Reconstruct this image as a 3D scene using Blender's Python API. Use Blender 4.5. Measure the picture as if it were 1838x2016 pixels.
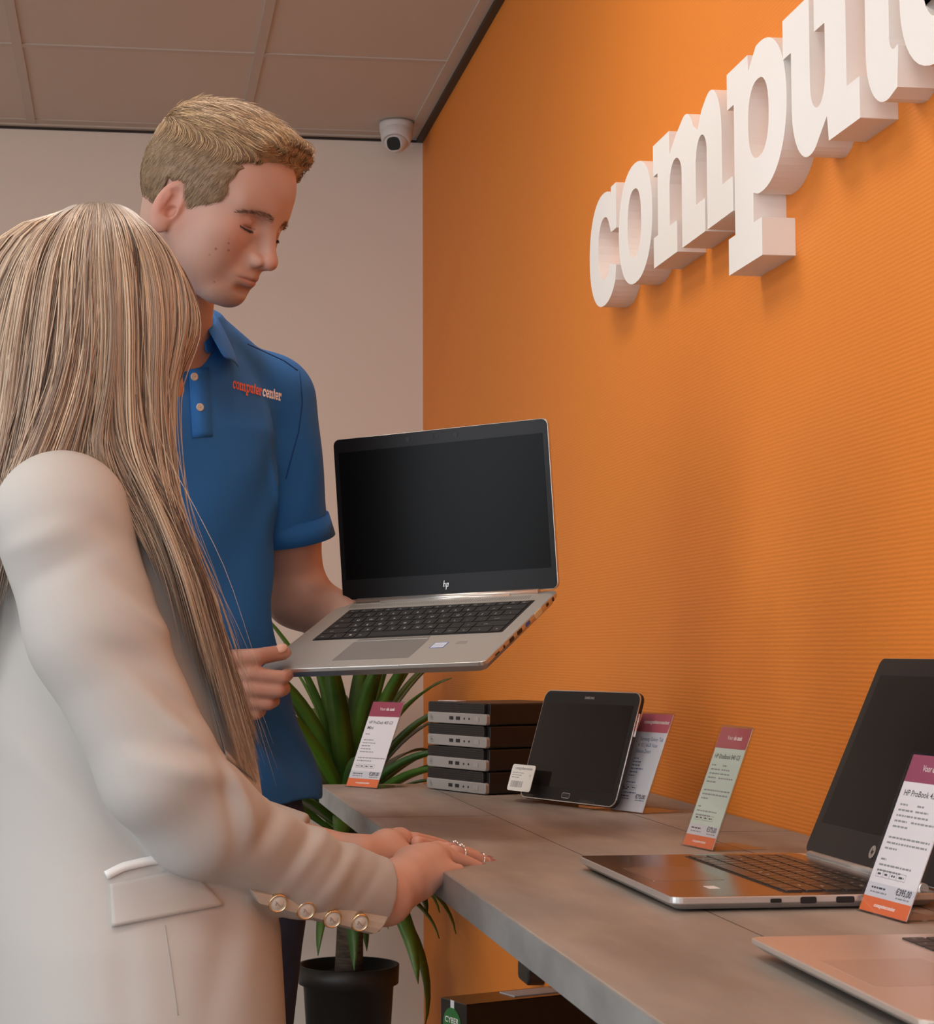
import bpy, math, random
import numpy as np
from mathutils import Matrix, Vector
random.seed(7); rng = np.random.default_rng(7)
for _o in list(bpy.data.objects): bpy.data.objects.remove(_o)
S = bpy.context.scene
COL = S.collection
PI = math.pi
# ------------------------------------------------------------------ camera
PX, F = 760.0, 3823.0
YAW, PITCH, ZC = 0.13082, 0.07196, 1.13
cy, sy, cp, sp = math.cos(YAW), math.sin(YAW), math.cos(PITCH), math.sin(PITCH)
FWD = np.array([sy*cp, cy*cp, sp]); RGT = np.array([cy, -sy, 0.0]); UPV = np.cross(RGT, FWD)
cam = bpy.data.cameras.new('camera'); camo = bpy.data.objects.new('camera', cam); COL.objects.link(camo)
cam.sensor_fit = 'VERTICAL'; cam.sensor_height = 36.0; cam.sensor_width = 36.0*1838/2016
cam.lens = F*36.0/2016; cam.shift_x = (919-PX)/2016.0; cam.clip_start = 0.05
camo.matrix_world = Matrix(((RGT[0], UPV[0], -FWD[0], 0), (RGT[1], UPV[1], -FWD[1], 0), (RGT[2], UPV[2], -FWD[2], ZC), (0, 0, 0, 1)))
cam.dof.use_dof = True; cam.dof.focus_distance = 2.38; cam.dof.aperture_fstop = 36.0
S.camera = camo
def P(x, y, v, ax=1):
    """photo pixel (x, y) at world coordinate v along axis ax -> world point"""
    d = RGT*((x-PX)/F) - UPV*((y-1008.0)/F) + FWD
    c = np.array([0, 0, ZC]); return c + d*(v-c[ax])/d[ax]
# ------------------------------------------------------------------ world, lights, exposure
W = bpy.data.worlds.new('world'); S.world = W; W.use_nodes = True
bg = W.node_tree.nodes['Background']; bg.inputs[0].default_value = (0.80, 0.88, 1.0, 1); bg.inputs[1].default_value = 0.9
def area(name, loc, rot, sx, sy_, power, color):
    l = bpy.data.lights.new(name, 'AREA'); l.shape = 'RECTANGLE'; l.size = sx; l.size_y = sy_; l.energy = power; l.color = color
    o = bpy.data.objects.new(name, l); o.location = loc; o.rotation_euler = rot; COL.objects.link(o); return o
area('window_daylight', (-3.85, 0.6, 1.45), (0, -PI/2, 0), 1.9, 3.4, 120, (0.84, 0.93, 1.0))
area('shop_front_daylight', (-1.6, -2.35, 1.35), (PI/2, 0, 0), 3.6, 2.0, 62, (0.88, 0.95, 1.0))
S.view_settings.view_transform = 'Standard'; S.view_settings.look = 'None'
S.view_settings.exposure = -0.62; S.view_settings.gamma = 1.0; S.view_settings.use_curve_mapping = False
LAMP_POWER = 17.0; LAMP_COLOR = (1.0, 0.90, 0.80)

# ------------------------------------------------------------------ helpers
MATS = {}
def mat(name, color=(.5, .5, .5), rough=.5, metal=0.0, **k):
    if name in MATS: return MATS[name]
    m = bpy.data.materials.new(name); m.use_nodes = True
    b = m.node_tree.nodes['Principled BSDF']
    b.inputs['Base Color'].default_value = (*color, 1); b.inputs['Roughness'].default_value = rough; b.inputs['Metallic'].default_value = metal
    for a, v in k.items(): b.inputs[a.replace('_', ' ')].default_value = v
    MATS[name] = m; return m
def nodes(m): return m.node_tree.nodes, m.node_tree.links, m.node_tree.nodes['Principled BSDF']
def noise_color(m, c1, c2, scale=8, stretch=(1, 1, 1), detail=4, lo=.35, hi=.65):
    n, l, b = nodes(m)
    tc = n.new('ShaderNodeTexCoord'); mp = n.new('ShaderNodeMapping'); mp.inputs['Scale'].default_value = stretch
    nz = n.new('ShaderNodeTexNoise'); nz.inputs['Scale'].default_value = scale; nz.inputs['Detail'].default_value = detail
    cr = n.new('ShaderNodeValToRGB'); cr.color_ramp.elements[0].color = (*c1, 1); cr.color_ramp.elements[1].color = (*c2, 1)
    cr.color_ramp.elements[0].position = lo; cr.color_ramp.elements[1].position = hi
    l.new(tc.outputs['Object'], mp.inputs[0]); l.new(mp.outputs[0], nz.inputs['Vector']); l.new(nz.outputs['Fac'], cr.inputs[0]); l.new(cr.outputs[0], b.inputs['Base Color'])
    return tc, mp, nz, cr
def noise_bump(m, scale=100, strength=.2, dist=.001, stretch=(1, 1, 1)):
    n, l, b = nodes(m)
    tc = n.new('ShaderNodeTexCoord'); mp = n.new('ShaderNodeMapping'); mp.inputs['Scale'].default_value = stretch
    nz = n.new('ShaderNodeTexNoise'); nz.inputs['Scale'].default_value = scale; nz.inputs['Detail'].default_value = 3
    bu = n.new('ShaderNodeBump'); bu.inputs['Strength'].default_value = strength; bu.inputs['Distance'].default_value = dist
    l.new(tc.outputs['Object'], mp.inputs[0]); l.new(mp.outputs[0], nz.inputs['Vector']); l.new(nz.outputs['Fac'], bu.inputs['Height']); l.new(bu.outputs[0], b.inputs['Normal'])
    return bu
def tag(o, label=None, cat=None, group=None, kind=None):
    if label: o['label'] = label
    if cat: o['category'] = cat
    if group: o['group'] = group
    if kind: o['kind'] = kind
    return o
def empty(name, loc=(0, 0, 0), rz=0.0, label=None, cat=None, group=None):
    o = bpy.data.objects.new(name, None); o.empty_display_size = .05; o.location = loc; o.rotation_euler = (0, 0, rz); COL.objects.link(o)
    return tag(o, label, cat, group)
TXT = {}
def text_geo(s, bold=0.0):
    key = (s, bold)
    if key not in TXT:
        c = bpy.data.curves.new('t', 'FONT'); c.body = s; c.size = 1.0; c.resolution_u = 3; c.offset = bold
        o = bpy.data.objects.new('t', c); COL.objects.link(o)
        dg = bpy.context.evaluated_depsgraph_get(); dg.update()
        me = bpy.data.meshes.new_from_object(o.evaluated_get(dg))
        v = np.array([x.co[:] for x in me.vertices]) if len(me.vertices) else np.zeros((0, 3)); f = [tuple(p.vertices) for p in me.polygons]
        bpy.data.objects.remove(o); bpy.data.meshes.remove(me); bpy.data.curves.remove(c); TXT[key] = (v, f)
    return TXT[key]
class MB:
    def __init__(s): s.v = []; s.f = []; s.m = []; s.sm = []
    def add(s, v, f, m=0, smooth=False):
        b = len(s.v); s.v += [tuple(map(float, p)) for p in v]; s.f += [tuple(i+b for i in q) for q in f]; s.m += [m]*len(f); s.sm += [smooth]*len(f); return s
    def box(s, x0, x1, y0, y1, z0, z1, m=0):
        v = [(x, y, z) for z in (z0, z1) for y in (y0, y1) for x in (x0, x1)]
        return s.add(v, [(0, 2, 3, 1), (4, 5, 7, 6), (0, 1, 5, 4), (2, 6, 7, 3), (0, 4, 6, 2), (1, 3, 7, 5)], m)
    def prism(s, pts, d0, d1, m=0, ax='z', smooth=False):
        """extrude 2-D polygon (ccw) along an axis: z -> (x,y), y -> (x,z), x -> (y,z)"""
        f3 = {'z': lambda a, b, d: (a, b, d), 'y': lambda a, b, d: (a, d, b), 'x': lambda a, b, d: (d, a, b)}[ax]
        n = len(pts); v = [f3(a, b, d0) for a, b in pts]+[f3(a, b, d1) for a, b in pts]
        s.add(v, [tuple(range(n))[::-1], tuple(range(n, 2*n))], m); 
        b = len(s.v)-2*n
        for i in range(n):
            j = (i+1) % n; s.f.append((b+i, b+j, b+n+j, b+n+i)); s.m.append(m); s.sm.append(smooth)
        return s
    def cyl(s, c, r, h, axis=(0, 0, 1), m=0, n=20, r2=None, smooth=True):
        a = Vector(axis).normalized(); q = a.to_track_quat('Z', 'Y').to_matrix(); r2 = r if r2 is None else r2; c = Vector(c)
        v = [c+q@Vector((r*math.cos(t), r*math.sin(t), 0)) for t in [2*PI*i/n for i in range(n)]]+[c+q@Vector((r2*math.cos(t), r2*math.sin(t), h)) for t in [2*PI*i/n for i in range(n)]]
        b = len(s.v); s.add(v, [tuple(range(n))[::-1], tuple(range(n, 2*n))], m)
        for i in range(n):
            j = (i+1) % n; s.f.append((b+i, b+j, b+n+j, b+n+i)); s.m.append(m); s.sm.append(smooth)
        return s
    def lathe(s, prof, c=(0, 0, 0), m=0, n=32, axis=(0, 0, 1)):
        a = Vector(axis).normalized(); q = a.to_track_quat('Z', 'Y').to_matrix(); c = Vector(c)
        v = [c+q@Vector((r*math.cos(2*PI*i/n), r*math.sin(2*PI*i/n), z)) for r, z in prof for i in range(n)]
        f = [(k*n+i, k*n+(i+1) % n, (k+1)*n+(i+1) % n, (k+1)*n+i) for k in range(len(prof)-1) for i in range(n)]
        return s.add(v, f, m, True)
    def tube(s, pts, rad, m=0, n=8, flat=1.0, cap=True):
        pts = [Vector(p) for p in pts]; N = len(pts); rad = rad if hasattr(rad, '__len__') else [rad]*N
        v = []; up = Vector((0.03, 0.02, 1))
        for i, p in enumerate(pts):
            t = (pts[min(i+1, N-1)]-pts[max(i-1, 0)]).normalized()
            if abs(t.dot(up.normalized())) > .97: up = Vector((1, 0.2, 0))
            sd = t.cross(up).normalized(); u2 = sd.cross(t)
            v += [p+sd*rad[i]*math.cos(2*PI*k/n)+u2*rad[i]*flat*math.sin(2*PI*k/n) for k in range(n)]
        f = [(k*n+i, k*n+(i+1) % n, (k+1)*n+(i+1) % n, (k+1)*n+i) for k in range(N-1) for i in range(n)]
        s.add(v, f, m, True)
        if cap: 
            b = len(s.v)-N*n; s.f += [tuple(range(b, b+n))[::-1], tuple(range(b+(N-1)*n, b+N*n))]; s.m += [m, m]; s.sm += [False, False]
        return s
    def text(s, t, size, M, m=0, bold=0.0, align='L', width=None, xs=1.0):
        v, f = text_geo(t, bold)
        if not len(v): return s
        w = v[:, 0].max()-v[:, 0].min(); k = size if width is None else width/w; kx = k*xs
        v2 = v.copy(); v2[:, 0] -= v[:, 0].min()+{'L': 0, 'C': w/2, 'R': w}[align]
        return s.add([M@Vector((p[0]*kx, p[1]*(size), 0)) for p in v2], f, m)
    def xf(s, M):
        s.v = [tuple(M@Vector(p)) for p in s.v]; return s
    def build(s, name, mats, parent=None, M=None, bevel=0, seg=2, link=True, angle=.6):
        me = bpy.data.meshes.new(name); me.from_pydata(s.v, [], s.f); mats = mats if isinstance(mats, (list, tuple)) else [mats]
        for x in mats: me.materials.append(x)
        me.polygons.foreach_set('material_index', s.m); me.polygons.foreach_set('use_smooth', s.sm); me.update()
        o = bpy.data.objects.new(name, me); COL.objects.link(o)
        if parent: o.parent = parent
        if M is not None: o.matrix_local = M
        if bevel:
            b = o.modifiers.new('bevel', 'BEVEL'); b.width = bevel; b.segments = seg; b.limit_method = 'ANGLE'; b.angle_limit = angle
            b.harden_normals = False
        return o
def rrect(x0, x1, y0, y1, r, n=6):
    pts = []
    for cx, cy_, a in ((x1-r, y1-r, 0), (x0+r, y1-r, 90), (x0+r, y0+r, 180), (x1-r, y0+r, 270)):
        pts += [(cx+r*math.cos(math.radians(a+90*i/n)), cy_+r*math.sin(math.radians(a+90*i/n))) for i in range(n+1)]
    return pts
def MT(loc=(0, 0, 0), rx=0, ry=0, rz=0):
    return Matrix.Translation(loc)@Matrix.Rotation(rz, 4, 'Z')@Matrix.Rotation(rx, 4, 'X')@Matrix.Rotation(ry, 4, 'Y')
def copy_tree(o, parent=None):
    c = o.copy(); COL.objects.link(c)
    if parent is not None: c.parent = parent
    for ch in list(o.children): copy_tree(ch, c)
    return c

# ------------------------------------------------------------------ materials
m_orange = mat('orange_wallpaper', (.79, .235, .022), .62)
n, l, b = nodes(m_orange)
tc = n.new('ShaderNodeTexCoord'); nz = n.new('ShaderNodeTexNoise'); nz.inputs['Scale'].default_value = 60; nz.inputs['Detail'].default_value = 3
mp = n.new('ShaderNodeMapping'); mp.inputs['Scale'].default_value = (1, 1, 2.6); l.new(tc.outputs['Object'], mp.inputs[0]); l.new(mp.outputs[0], nz.inputs['Vector'])
sx = n.new('ShaderNodeSeparateXYZ'); l.new(tc.outputs['Object'], sx.inputs[0])
ad = n.new('ShaderNodeMath'); ad.operation = 'MULTIPLY_ADD'; ad.inputs[1].default_value = 2*PI/.0052; l.new(sx.outputs['Z'], ad.inputs[0])
nm = n.new('ShaderNodeMath'); nm.operation = 'MULTIPLY'; nm.inputs[1].default_value = 2.6; l.new(nz.outputs['Fac'], nm.inputs[0]); l.new(nm.outputs[0], ad.inputs[2])
sn = n.new('ShaderNodeMath'); sn.operation = 'SINE'; l.new(ad.outputs[0], sn.inputs[0])
n2 = n.new('ShaderNodeTexNoise'); n2.inputs['Scale'].default_value = 230; l.new(tc.outputs['Object'], n2.inputs['Vector'])
mx = n.new('ShaderNodeMath'); mx.operation = 'MULTIPLY_ADD'; mx.inputs[1].default_value = 2.2; l.new(n2.outputs['Fac'], mx.inputs[0]); l.new(sn.outputs[0], mx.inputs[2])
bu = n.new('ShaderNodeBump'); bu.inputs['Strength'].default_value = .22; bu.inputs['Distance'].default_value = .0005
l.new(mx.outputs[0], bu.inputs['Height']); l.new(bu.outputs[0], b.inputs['Normal'])
m_white = mat('white_plaster', (.80, .71, .625), .8); noise_bump(m_white, 160, .12, .001)
m_ceil = mat('ceiling_tile', (.62, .54, .47), .9); noise_bump(m_ceil, 500, .3, .001)
m_grid = mat('ceiling_grid', (.55, .475, .41), .6)
m_floor = mat('grey_floor', (.17, .155, .14), .4); noise_color(m_floor, (.13, .12, .11), (.20, .18, .165), 6)
m_dark = mat('dark_trim', (.018, .014, .011), .5)
m_frame = mat('white_frame', (.72, .72, .70), .4)
m_foam = mat('white_foam', (.86, .83, .80), .8); noise_bump(m_foam, 900, .25, .0006)
m_black = mat('black_plastic', (.012, .012, .013), .38)
m_black2 = mat('black_shell', (.010, .009, .009), .45)
m_silver = mat('silver_metal', (.60, .57, .53), .34, .85)
m_silverp = mat('silver_plastic', (.36, .34, .325), .42, .25)
m_key = mat('black_key', (.018, .018, .019), .5)
m_legend = mat('white_legend', (.75, .75, .75), .5)
m_screen = mat('screen_off', (.005, .005, .005), .30, Specular_IOR_Level=.10)
m_screen2 = mat('screen_gloss', (.014, .011, .010), .10, Specular_IOR_Level=.25)
m_bezel = mat('black_bezel', (.012, .011, .012), .34, Specular_IOR_Level=.2)
m_port = mat('port_dark', (.006, .006, .007), .5)
m_chrome = mat('chrome', (.8, .8, .8), .15, 1.0)
m_gold = mat('gold', (.82, .66, .42), .25, 1.0)
m_paper = mat('paper', (.80, .80, .84), .5)
m_ink = mat('ink', (.05, .05, .06), .6)
m_inkg = mat('grey_ink', (.30, .30, .32), .6)
m_maroon = mat('maroon_print', (.33, .035, .085), .5)
m_orangep = mat('orange_print', (.80, .17, .05), .5)
m_whitep = mat('white_print', (.85, .82, .80), .5)
m_pot = mat('black_pot', (.012, .011, .010), .5)
m_soil = mat('soil', (.02, .014, .010), .9)
m_cam = mat('white_camera_shell', (.70, .66, .64), .4)
m_acryl = bpy.data.materials.new('clear_acrylic'); m_acryl.use_nodes = True
n, l = m_acryl.node_tree.nodes, m_acryl.node_tree.links; n.clear()
out = n.new('ShaderNodeOutputMaterial'); tr = n.new('ShaderNodeBsdfTransparent'); tr.inputs[0].default_value = (.95, .95, .95, 1); gl = n.new('ShaderNodeBsdfGlossy'); gl.inputs['Roughness'].default_value = .04
fr = n.new('ShaderNodeFresnel'); fr.inputs['IOR'].default_value = 1.49; mxs = n.new('ShaderNodeMixShader'); ge = n.new('ShaderNodeNewGeometry'); om = n.new('ShaderNodeMath'); om.operation = 'SUBTRACT'; om.inputs[0].default_value = 1.0; l.new(ge.outputs['Backfacing'], om.inputs[1]); fm = n.new('ShaderNodeMath'); fm.operation = 'MULTIPLY'; l.new(om.outputs[0], fm.inputs[0]); l.new(fr.outputs[0], fm.inputs[1]); l.new(fm.outputs[0], mxs.inputs[0]); l.new(tr.outputs[0], mxs.inputs[1]); l.new(gl.outputs[0], mxs.inputs[2]); l.new(mxs.outputs[0], out.inputs[0])
m_emit = bpy.data.materials.new('lamp_diffuser'); m_emit.use_nodes = True
n, l = m_emit.node_tree.nodes, m_emit.node_tree.links; n.clear()
out = n.new('ShaderNodeOutputMaterial'); em = n.new('ShaderNodeEmission'); em.inputs[0].default_value = (*LAMP_COLOR, 1); em.inputs[1].default_value = LAMP_POWER; l.new(em.outputs[0], out.inputs[0])
# counter laminate: grey washed wood with three planks
m_counter = mat('grey_wood_laminate', (.2, .18, .16), .48)
tcn, mpn, nzn, crn = noise_color(m_counter, (.20, .172, .147), (.345, .305, .268), 5, (3.2, .8, 3.2), 7, .30, .72)
n, l, b = nodes(m_counter)
nb = n.new('ShaderNodeTexNoise'); nb.inputs['Scale'].default_value = 3.2; nb.inputs['Detail'].default_value = 6; l.new(tcn.outputs['Object'], nb.inputs['Vector'])
cr2 = n.new('ShaderNodeValToRGB'); cr2.color_ramp.elements[0].color = (.84, .86, .88, 1); cr2.color_ramp.elements[1].color = (1.07, 1.0, .95, 1); cr2.color_ramp.elements[0].position = .38; cr2.color_ramp.elements[1].position = .62
l.new(nb.outputs['Fac'], cr2.inputs[0]); mu = n.new('ShaderNodeMix'); mu.data_type = 'RGBA'; mu.blend_type = 'MULTIPLY'; mu.inputs[0].default_value = 1.0
l.new(crn.outputs[0], mu.inputs[6]); l.new(cr2.outputs[0], mu.inputs[7]); l.new(mu.outputs[2], b.inputs['Base Color'])
noise_bump(m_counter, 60, .15, .0006, (4, .6, 4))
m_edge_daylit = mat('grey_wood_daylit', (.2, .2, .2), .5); noise_color(m_edge_daylit, (.15, .155, .155), (.285, .29, .285), 7, (1, 1.0, 2.5), 6, .32, .70); noise_bump(m_edge_daylit, 60, .2, .0006)  # same laminate as the top, with bluish daylight put into the colour
m_seam = mat('plank_seam', (.05, .042, .036), .7)

# ------------------------------------------------------------------ the room
XW, YW, ZT, XL, YR = 0.82, 5.43, 2.60, -4.0, -2.6
def struct(name, mb, m, bevel=0): return tag(mb.build(name, m, bevel=bevel), kind='structure')
struct('floor', MB().box(XL, XW, YR, YW, -.1, 0), m_floor)
struct('wall_right', MB().box(XW, XW+.15, YR, YW+.15, -.1, ZT+.1), m_orange)
struct('wall_back', MB().box(XL, XW, YW, YW+.15, -.1, ZT+.1), m_white)
wl = MB()
for a in ((YR, -1.2, 0, ZT), (2.4, YW, 0, ZT), (-1.2, 2.4, 0, .45), (-1.2, 2.4, 2.42, ZT)): wl.box(XL-.15, XL, a[0], a[1], a[2], a[3])
struct('wall_left', wl, m_white)
wr = MB()
for a in ((XL, -3.5, 0, ZT), (.3, XW, 0, ZT), (-3.5, .3, 0, .3), (-3.5, .3, 2.4, ZT)): wr.box(a[0], a[1], YR-.15, YR, a[2], a[3])
struct('wall_front', wr, m_white)
def window(name, x0, x1, y0, y1, z0, z1, along):
    w = MB(); t = .05
    for s in (0, .5, 1):
        if along == 'y':
            yy = y0+(y1-y0-t)*s; w.box(x0, x1, yy, yy+t, z0, z1)
        else:
            xx = x0+(x1-x0-t)*s; w.box(xx, xx+t, y0, y1, z0, z1)
    if along == 'y': w.box(x0, x1, y0+t, y1-t, z0, z0+t); w.box(x0, x1, y0+t, y1-t, z1-t, z1)
    else: w.box(x0+t, x1-t, y0, y1, z0, z0+t); w.box(x0+t, x1-t, y0, y1, z1-t, z1)
    f = struct(name, w, m_frame)
    g = MB()
    if along == 'y': g.box((x0+x1)/2-.003, (x0+x1)/2+.003, y0+t, y1-t, z0+t, z1-t)
    else: g.box(x0+t, x1-t, (y0+y1)/2-.003, (y0+y1)/2+.003, z0+t, z1-t)
    tag(g.build('pane', m_acryl, f), kind='structure')
window('window_1', XL-.12, XL-.06, -1.2, 2.4, .45, 2.42, 'y')
window('window_2', -3.5, .3, YR-.12, YR-.06, .3, 2.4, 'x')
# suspended ceiling: tiles, and the grid they lie in
ce = MB(); tr_ = MB(); GX = [-.2856+.588*k for k in range(-7, 2)]; GY = [4.705-.588*k for k in range(0, 13)]
ce.box(XL, XW, YR, YW, ZT+.004, ZT+.1)
struct('ceiling', ce, m_ceil)
for k, x in enumerate([g for g in GX if XL < g < XW]): tr_.box(x-.012, x+.012, YR, YW-.021, ZT, ZT+.004)
for y in GY: tr_.box(XL, XW-.05, y-.012, y+.012, ZT+.0006, ZT+.004)
struct('trim_1', tr_, m_grid)
tb = MB(); tb.box(XL, XW-.05, YW-.021, YW, ZT-.004, ZT+.004); tb.box(XL, XW-.05, YW-.06, YW-.021, ZT+.001, ZT+.004)
struct('trim_2', tb, m_grid)
struct('trim_3', MB().box(XL, XW, YW-.004, YW, ZT-.011, ZT-.004), m_dark)
tw = MB(); tw.box(XW-.05, XW-.018, YR, YW, ZT-.001, ZT+.004); struct('trim_4', tw, m_grid)
struct('trim_5', MB().box(XW-.018, XW, YR, YW-.004, ZT-.012, ZT+.004), m_dark)
struct('baseboard_back', MB().box(XL, XW, YW-.012, YW, 0, .07), m_frame)
struct('baseboard_right', MB().box(XW-.012, XW, YR, YW-.012, 0, .07), m_frame)
# recessed lamps in the ceiling, all outside the picture
lamp = empty('ceiling_light', (0, 0, 0)); first = True
def lamp_parts(root):
    f = MB()
    for a in ((-.285, .285, .265, .285), (-.285, .285, -.285, -.265), (-.285, -.265, -.265, .265), (.265, .285, -.265, .265)): f.box(a[0], a[1], a[2], a[3], -.006, 0)
    f.build('frame', m_frame, root); MB().box(-.265, .265, -.265, .265, -.004, 0).build('diffuser', m_emit, root)
lamp_parts(lamp)
LP = [(-1.756, 4.117, 'close to the back wall'), (.008, 2.647, 'over the middle of the counter'), (.008, .883, 'over the near end of the counter'), (-1.168, 2.647, 'over the aisle beside the woman'), (-1.168, .883, 'over the middle of the aisle'), (-1.168, -.881, 'over the entrance side of the aisle'), (-2.344, .883, 'nearest the left window'), (.008, -.881, 'nearest the shop front by the orange wall')]
for i, (x, y, w) in enumerate(LP):
    o = lamp if i == 0 else copy_tree(lamp); o.location = (x, y, ZT); tag(o, 'square white ceiling light panel '+w, 'ceiling light', 'ceiling light panels')

# ------------------------------------------------------------------ counter
CX, CZ, CY1 = .318, .908, 3.272
ct = empty('counter', (.57, 1.8, CZ-.03), label='grey wood-look counter shelf running along the orange wall', cat='counter')
Mi = Matrix.Translation((-.57, -1.8, -(CZ-.03)))
MB().box(CX, XW-.001, .35, CY1, CZ-.03, CZ).xf(Mi).build('worktop', m_counter, ct, bevel=.0012)
MB().box(CX-.0012, CX, .35, CY1, CZ-.0295, CZ-.0008).xf(Mi).build('front_edge', m_edge_daylit, ct)
sm = MB(); 
for x in (.493, .686): sm.box(x-.0006, x+.0006, .35, CY1, CZ, CZ+.00015)
for (x0, x1, y) in ((CX, .493, 2.62), (.493, .686, 1.30), (.686, XW, 2.35)): sm.box(x0, x1, y-.0006, y+.0006, CZ, CZ+.00015)
sm.xf(Mi).build('plank_seam', m_seam, ct)
for y in (.55, 1.75, 2.9):
    br = MB(); br.prism([(XW-.001, CZ-.03), (XW-.001, CZ-.30), (XW-.02, CZ-.30), (XW-.30, CZ-.055), (XW-.30, CZ-.03)], y-.012, y+.012, ax='y').xf(Mi).build('wall_bracket', m_dark, ct)

# ------------------------------------------------------------------ slab-serif letters
XH = .187
def arc(cx, cz, rx, rz, a0, a1, n=14, p=1.0):
    out = []
    for i in range(n+1):
        t = math.radians(a0+(a1-a0)*i/n); c, s = math.cos(t), math.sin(t)
        out.append((cx+rx*math.copysign(abs(c)**p, c), cz+rz*math.copysign(abs(s)**p, s)))
    return out
def glyph(ch):
    """outline loops of one lower-case slab letter; x-height .187, origin at left on the baseline; returns loops, advance"""
    h = XH
    if ch == 'o': return [arc(.102, h/2, .102, h/2+.001, 0, 360, 40, .92)[:-1], arc(.098, h/2+.001, .041, .054, 0, 360, 28, .85)[:-1]], .204
    if ch == 'c':
        o = arc(.100, h/2, .100, h/2+.001, 62, 318, 34, .92)
        o = [(.185, h), (.152, h), (.149, h-.014)]+o[1:]+[(.182, .052), (.140, .062)]+arc(.104, h/2+.001, .042, .052, 315, 48, 20, .9)+[(.150, .112), (.185, .112)]
        return [o], .199
    if ch == 'e':
        o = [(.196, .086)]+arc(.100, h/2, .098, h/2+.001, 4, 318, 36, .92)+[(.182, .048), (.138, .056)]+arc(.104, h/2+.001, .044, .050, 315, 190, 10, .9)+[(.062, .072), (.196, .072)]
        return [o, [(.063, .106), (.140, .106)]+arc(.101, .106, .039, .040, 5, 175, 12)], .199
    if ch in 'mn':
        st = [(0, 0), (.126, 0), (.126, .044), (.089, .044), (.089, .110)]
        def hump(x0): return [(x0, .110)]+arc(x0+.033, .110, .031, .030, 178, 20, 8)
        if ch == 'm':
            o = [(0, 0), (.126, 0), (.126, .046), (.0885, .046), (.0885, .108)]+arc(.121, .108, .031, .030, 172, 8, 10)+[(.152, .108), (.152, 0), (.264, 0), (.264, .046), (.2215, .046), (.2215, .108)]+arc(.249, .108, .026, .030, 172, 8, 10)+[(.274, .108), (.274, .046)] 
            o += [(.2745, .046), (.2745, 0), (.388, 0), (.388, .046), (.3425, .046), (.3425, .118)]+arc(.292, .118, .0505, .070, 0, 110, 12)+[(.252, .172), (.232, .150)]+arc(.172, .118, .050, .070, 38, 110, 8)+[(.126, .172), (.090, .152), (.088, h), (0, h), (0, .140), (.0245, .140), (.0245, .046), (0, .046)]
            return [o], .388
        o = [(0, 0), (.126, 0), (.126, .046), (.0885, .046), (.0885, .108)]+arc(.118, .108, .028, .030, 172, 8, 10)+[(.146, .108), (.146, .046), (.140, .046), (.140, 0), (.256, 0), (.256, .046), (.214, .046), (.214, .118)]+arc(.160, .118, .054, .070, 0, 110, 12)+[(.126, .176), (.090, .152), (.088, h), (0, h), (0, .140), (.0245, .140), (.0245, .046), (0, .046)]
        return [o], .254
    if ch == 'p':
        o = [(0, -.082), (.136, -.082), (.136, -.034), (.104, -.034), (.104, .004)]+arc(.136, h/2, .0975, h/2+.002, 262, 458, 30, .94)+[(.090, .165), (.088, h), (0, h), (0, .139), (.0285, .139), (.0285, -.034), (0, -.034)]
        return [o, arc(.127, h/2+.001, .0405, .050, 0, 360, 28, .85)[:-1]], .228
    if ch == 'u':
        o = [(0, h), (0, .139), (.0285, .139), (.0285, .070)]+arc(.0865, .070, .058, .071, 182, 292, 14)+[(.145, .030), (.150, 0), (.245, 0), (.245, .046), (.207, .046), (.207, h), (.108, h), (.108, .139), (.142, .139), (.142, .080)]+arc(.1165, .080, .0245, .032, 350, 190, 10)+[(.092, .080), (.092, h)]
        return [o], .247
    if ch == 't':
        o = [(.0995, .188), (.076, .188), (.076, .245), (.012, .245), (.012, .188), (-.012, .188), (-.012, .141), (.010, .141), (.010, .062)]+arc(.066, .062, .056, .064, 182, 275, 12)+[(.094, .004), (.0985, .046)]+arc(.088, .064, .014, .018, 300, 190, 6)+[(.075, .066), (.075, .141), (.0995, .141)]
        return [o], .1055
    if ch == 'r':
        o = [(0, 0), (.130, 0), (.130, .046), (.090, .046), (.090, .110), (.112, .134), (.132, .134), (.132, .108), (.176, .108), (.176, .176), (.150, .189), (.122, .184), (.090, .150), (.088, h), (0, h), (0, .140), (.0245, .140), (.0245, .046), (0, .046)]
        return [o], .178
def curve_mesh(loops, depth):
    c = bpy.data.curves.new('g', 'CURVE'); c.dimensions = '2D'; c.fill_mode = 'BOTH'; c.extrude = depth/2
    for lp in loops:
        s = c.splines.new('POLY'); s.points.add(len(lp)-1); s.use_cyclic_u = True
        for i, (x, y) in enumerate(lp): s.points[i].co = (x, y, 0, 1)
    o = bpy.data.objects.new('g', c); COL.objects.link(o); dg = bpy.context.evaluated_depsgraph_get(); dg.update()
    me = bpy.data.meshes.new_from_object(o.evaluated_get(dg)); v = [x.co[:] for x in me.vertices]; f = [tuple(p.vertices) for p in me.polygons]
    bpy.data.objects.remove(o); bpy.data.curves.remove(c); bpy.data.meshes.remove(me); return v, f
GL = {}
def word(mb, s, width, M, m=0, gap=.004, depth=.0):
    """flat slab lettering"""
    tot = 0; items = []
    for ch in s:
        if ch not in GL: lp, adv = glyph(ch); GL[ch] = (*curve_mesh(lp, 0.0), adv)
        v, f, adv = GL[ch]; items.append((v, f, tot)); tot += adv+gap
    k = width/tot
    for v, f, x in items: mb.add([M@Vector(((p[0]+x)*k-width/2, p[1]*k, 0)) for p in v], f, m)
    return mb
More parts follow.
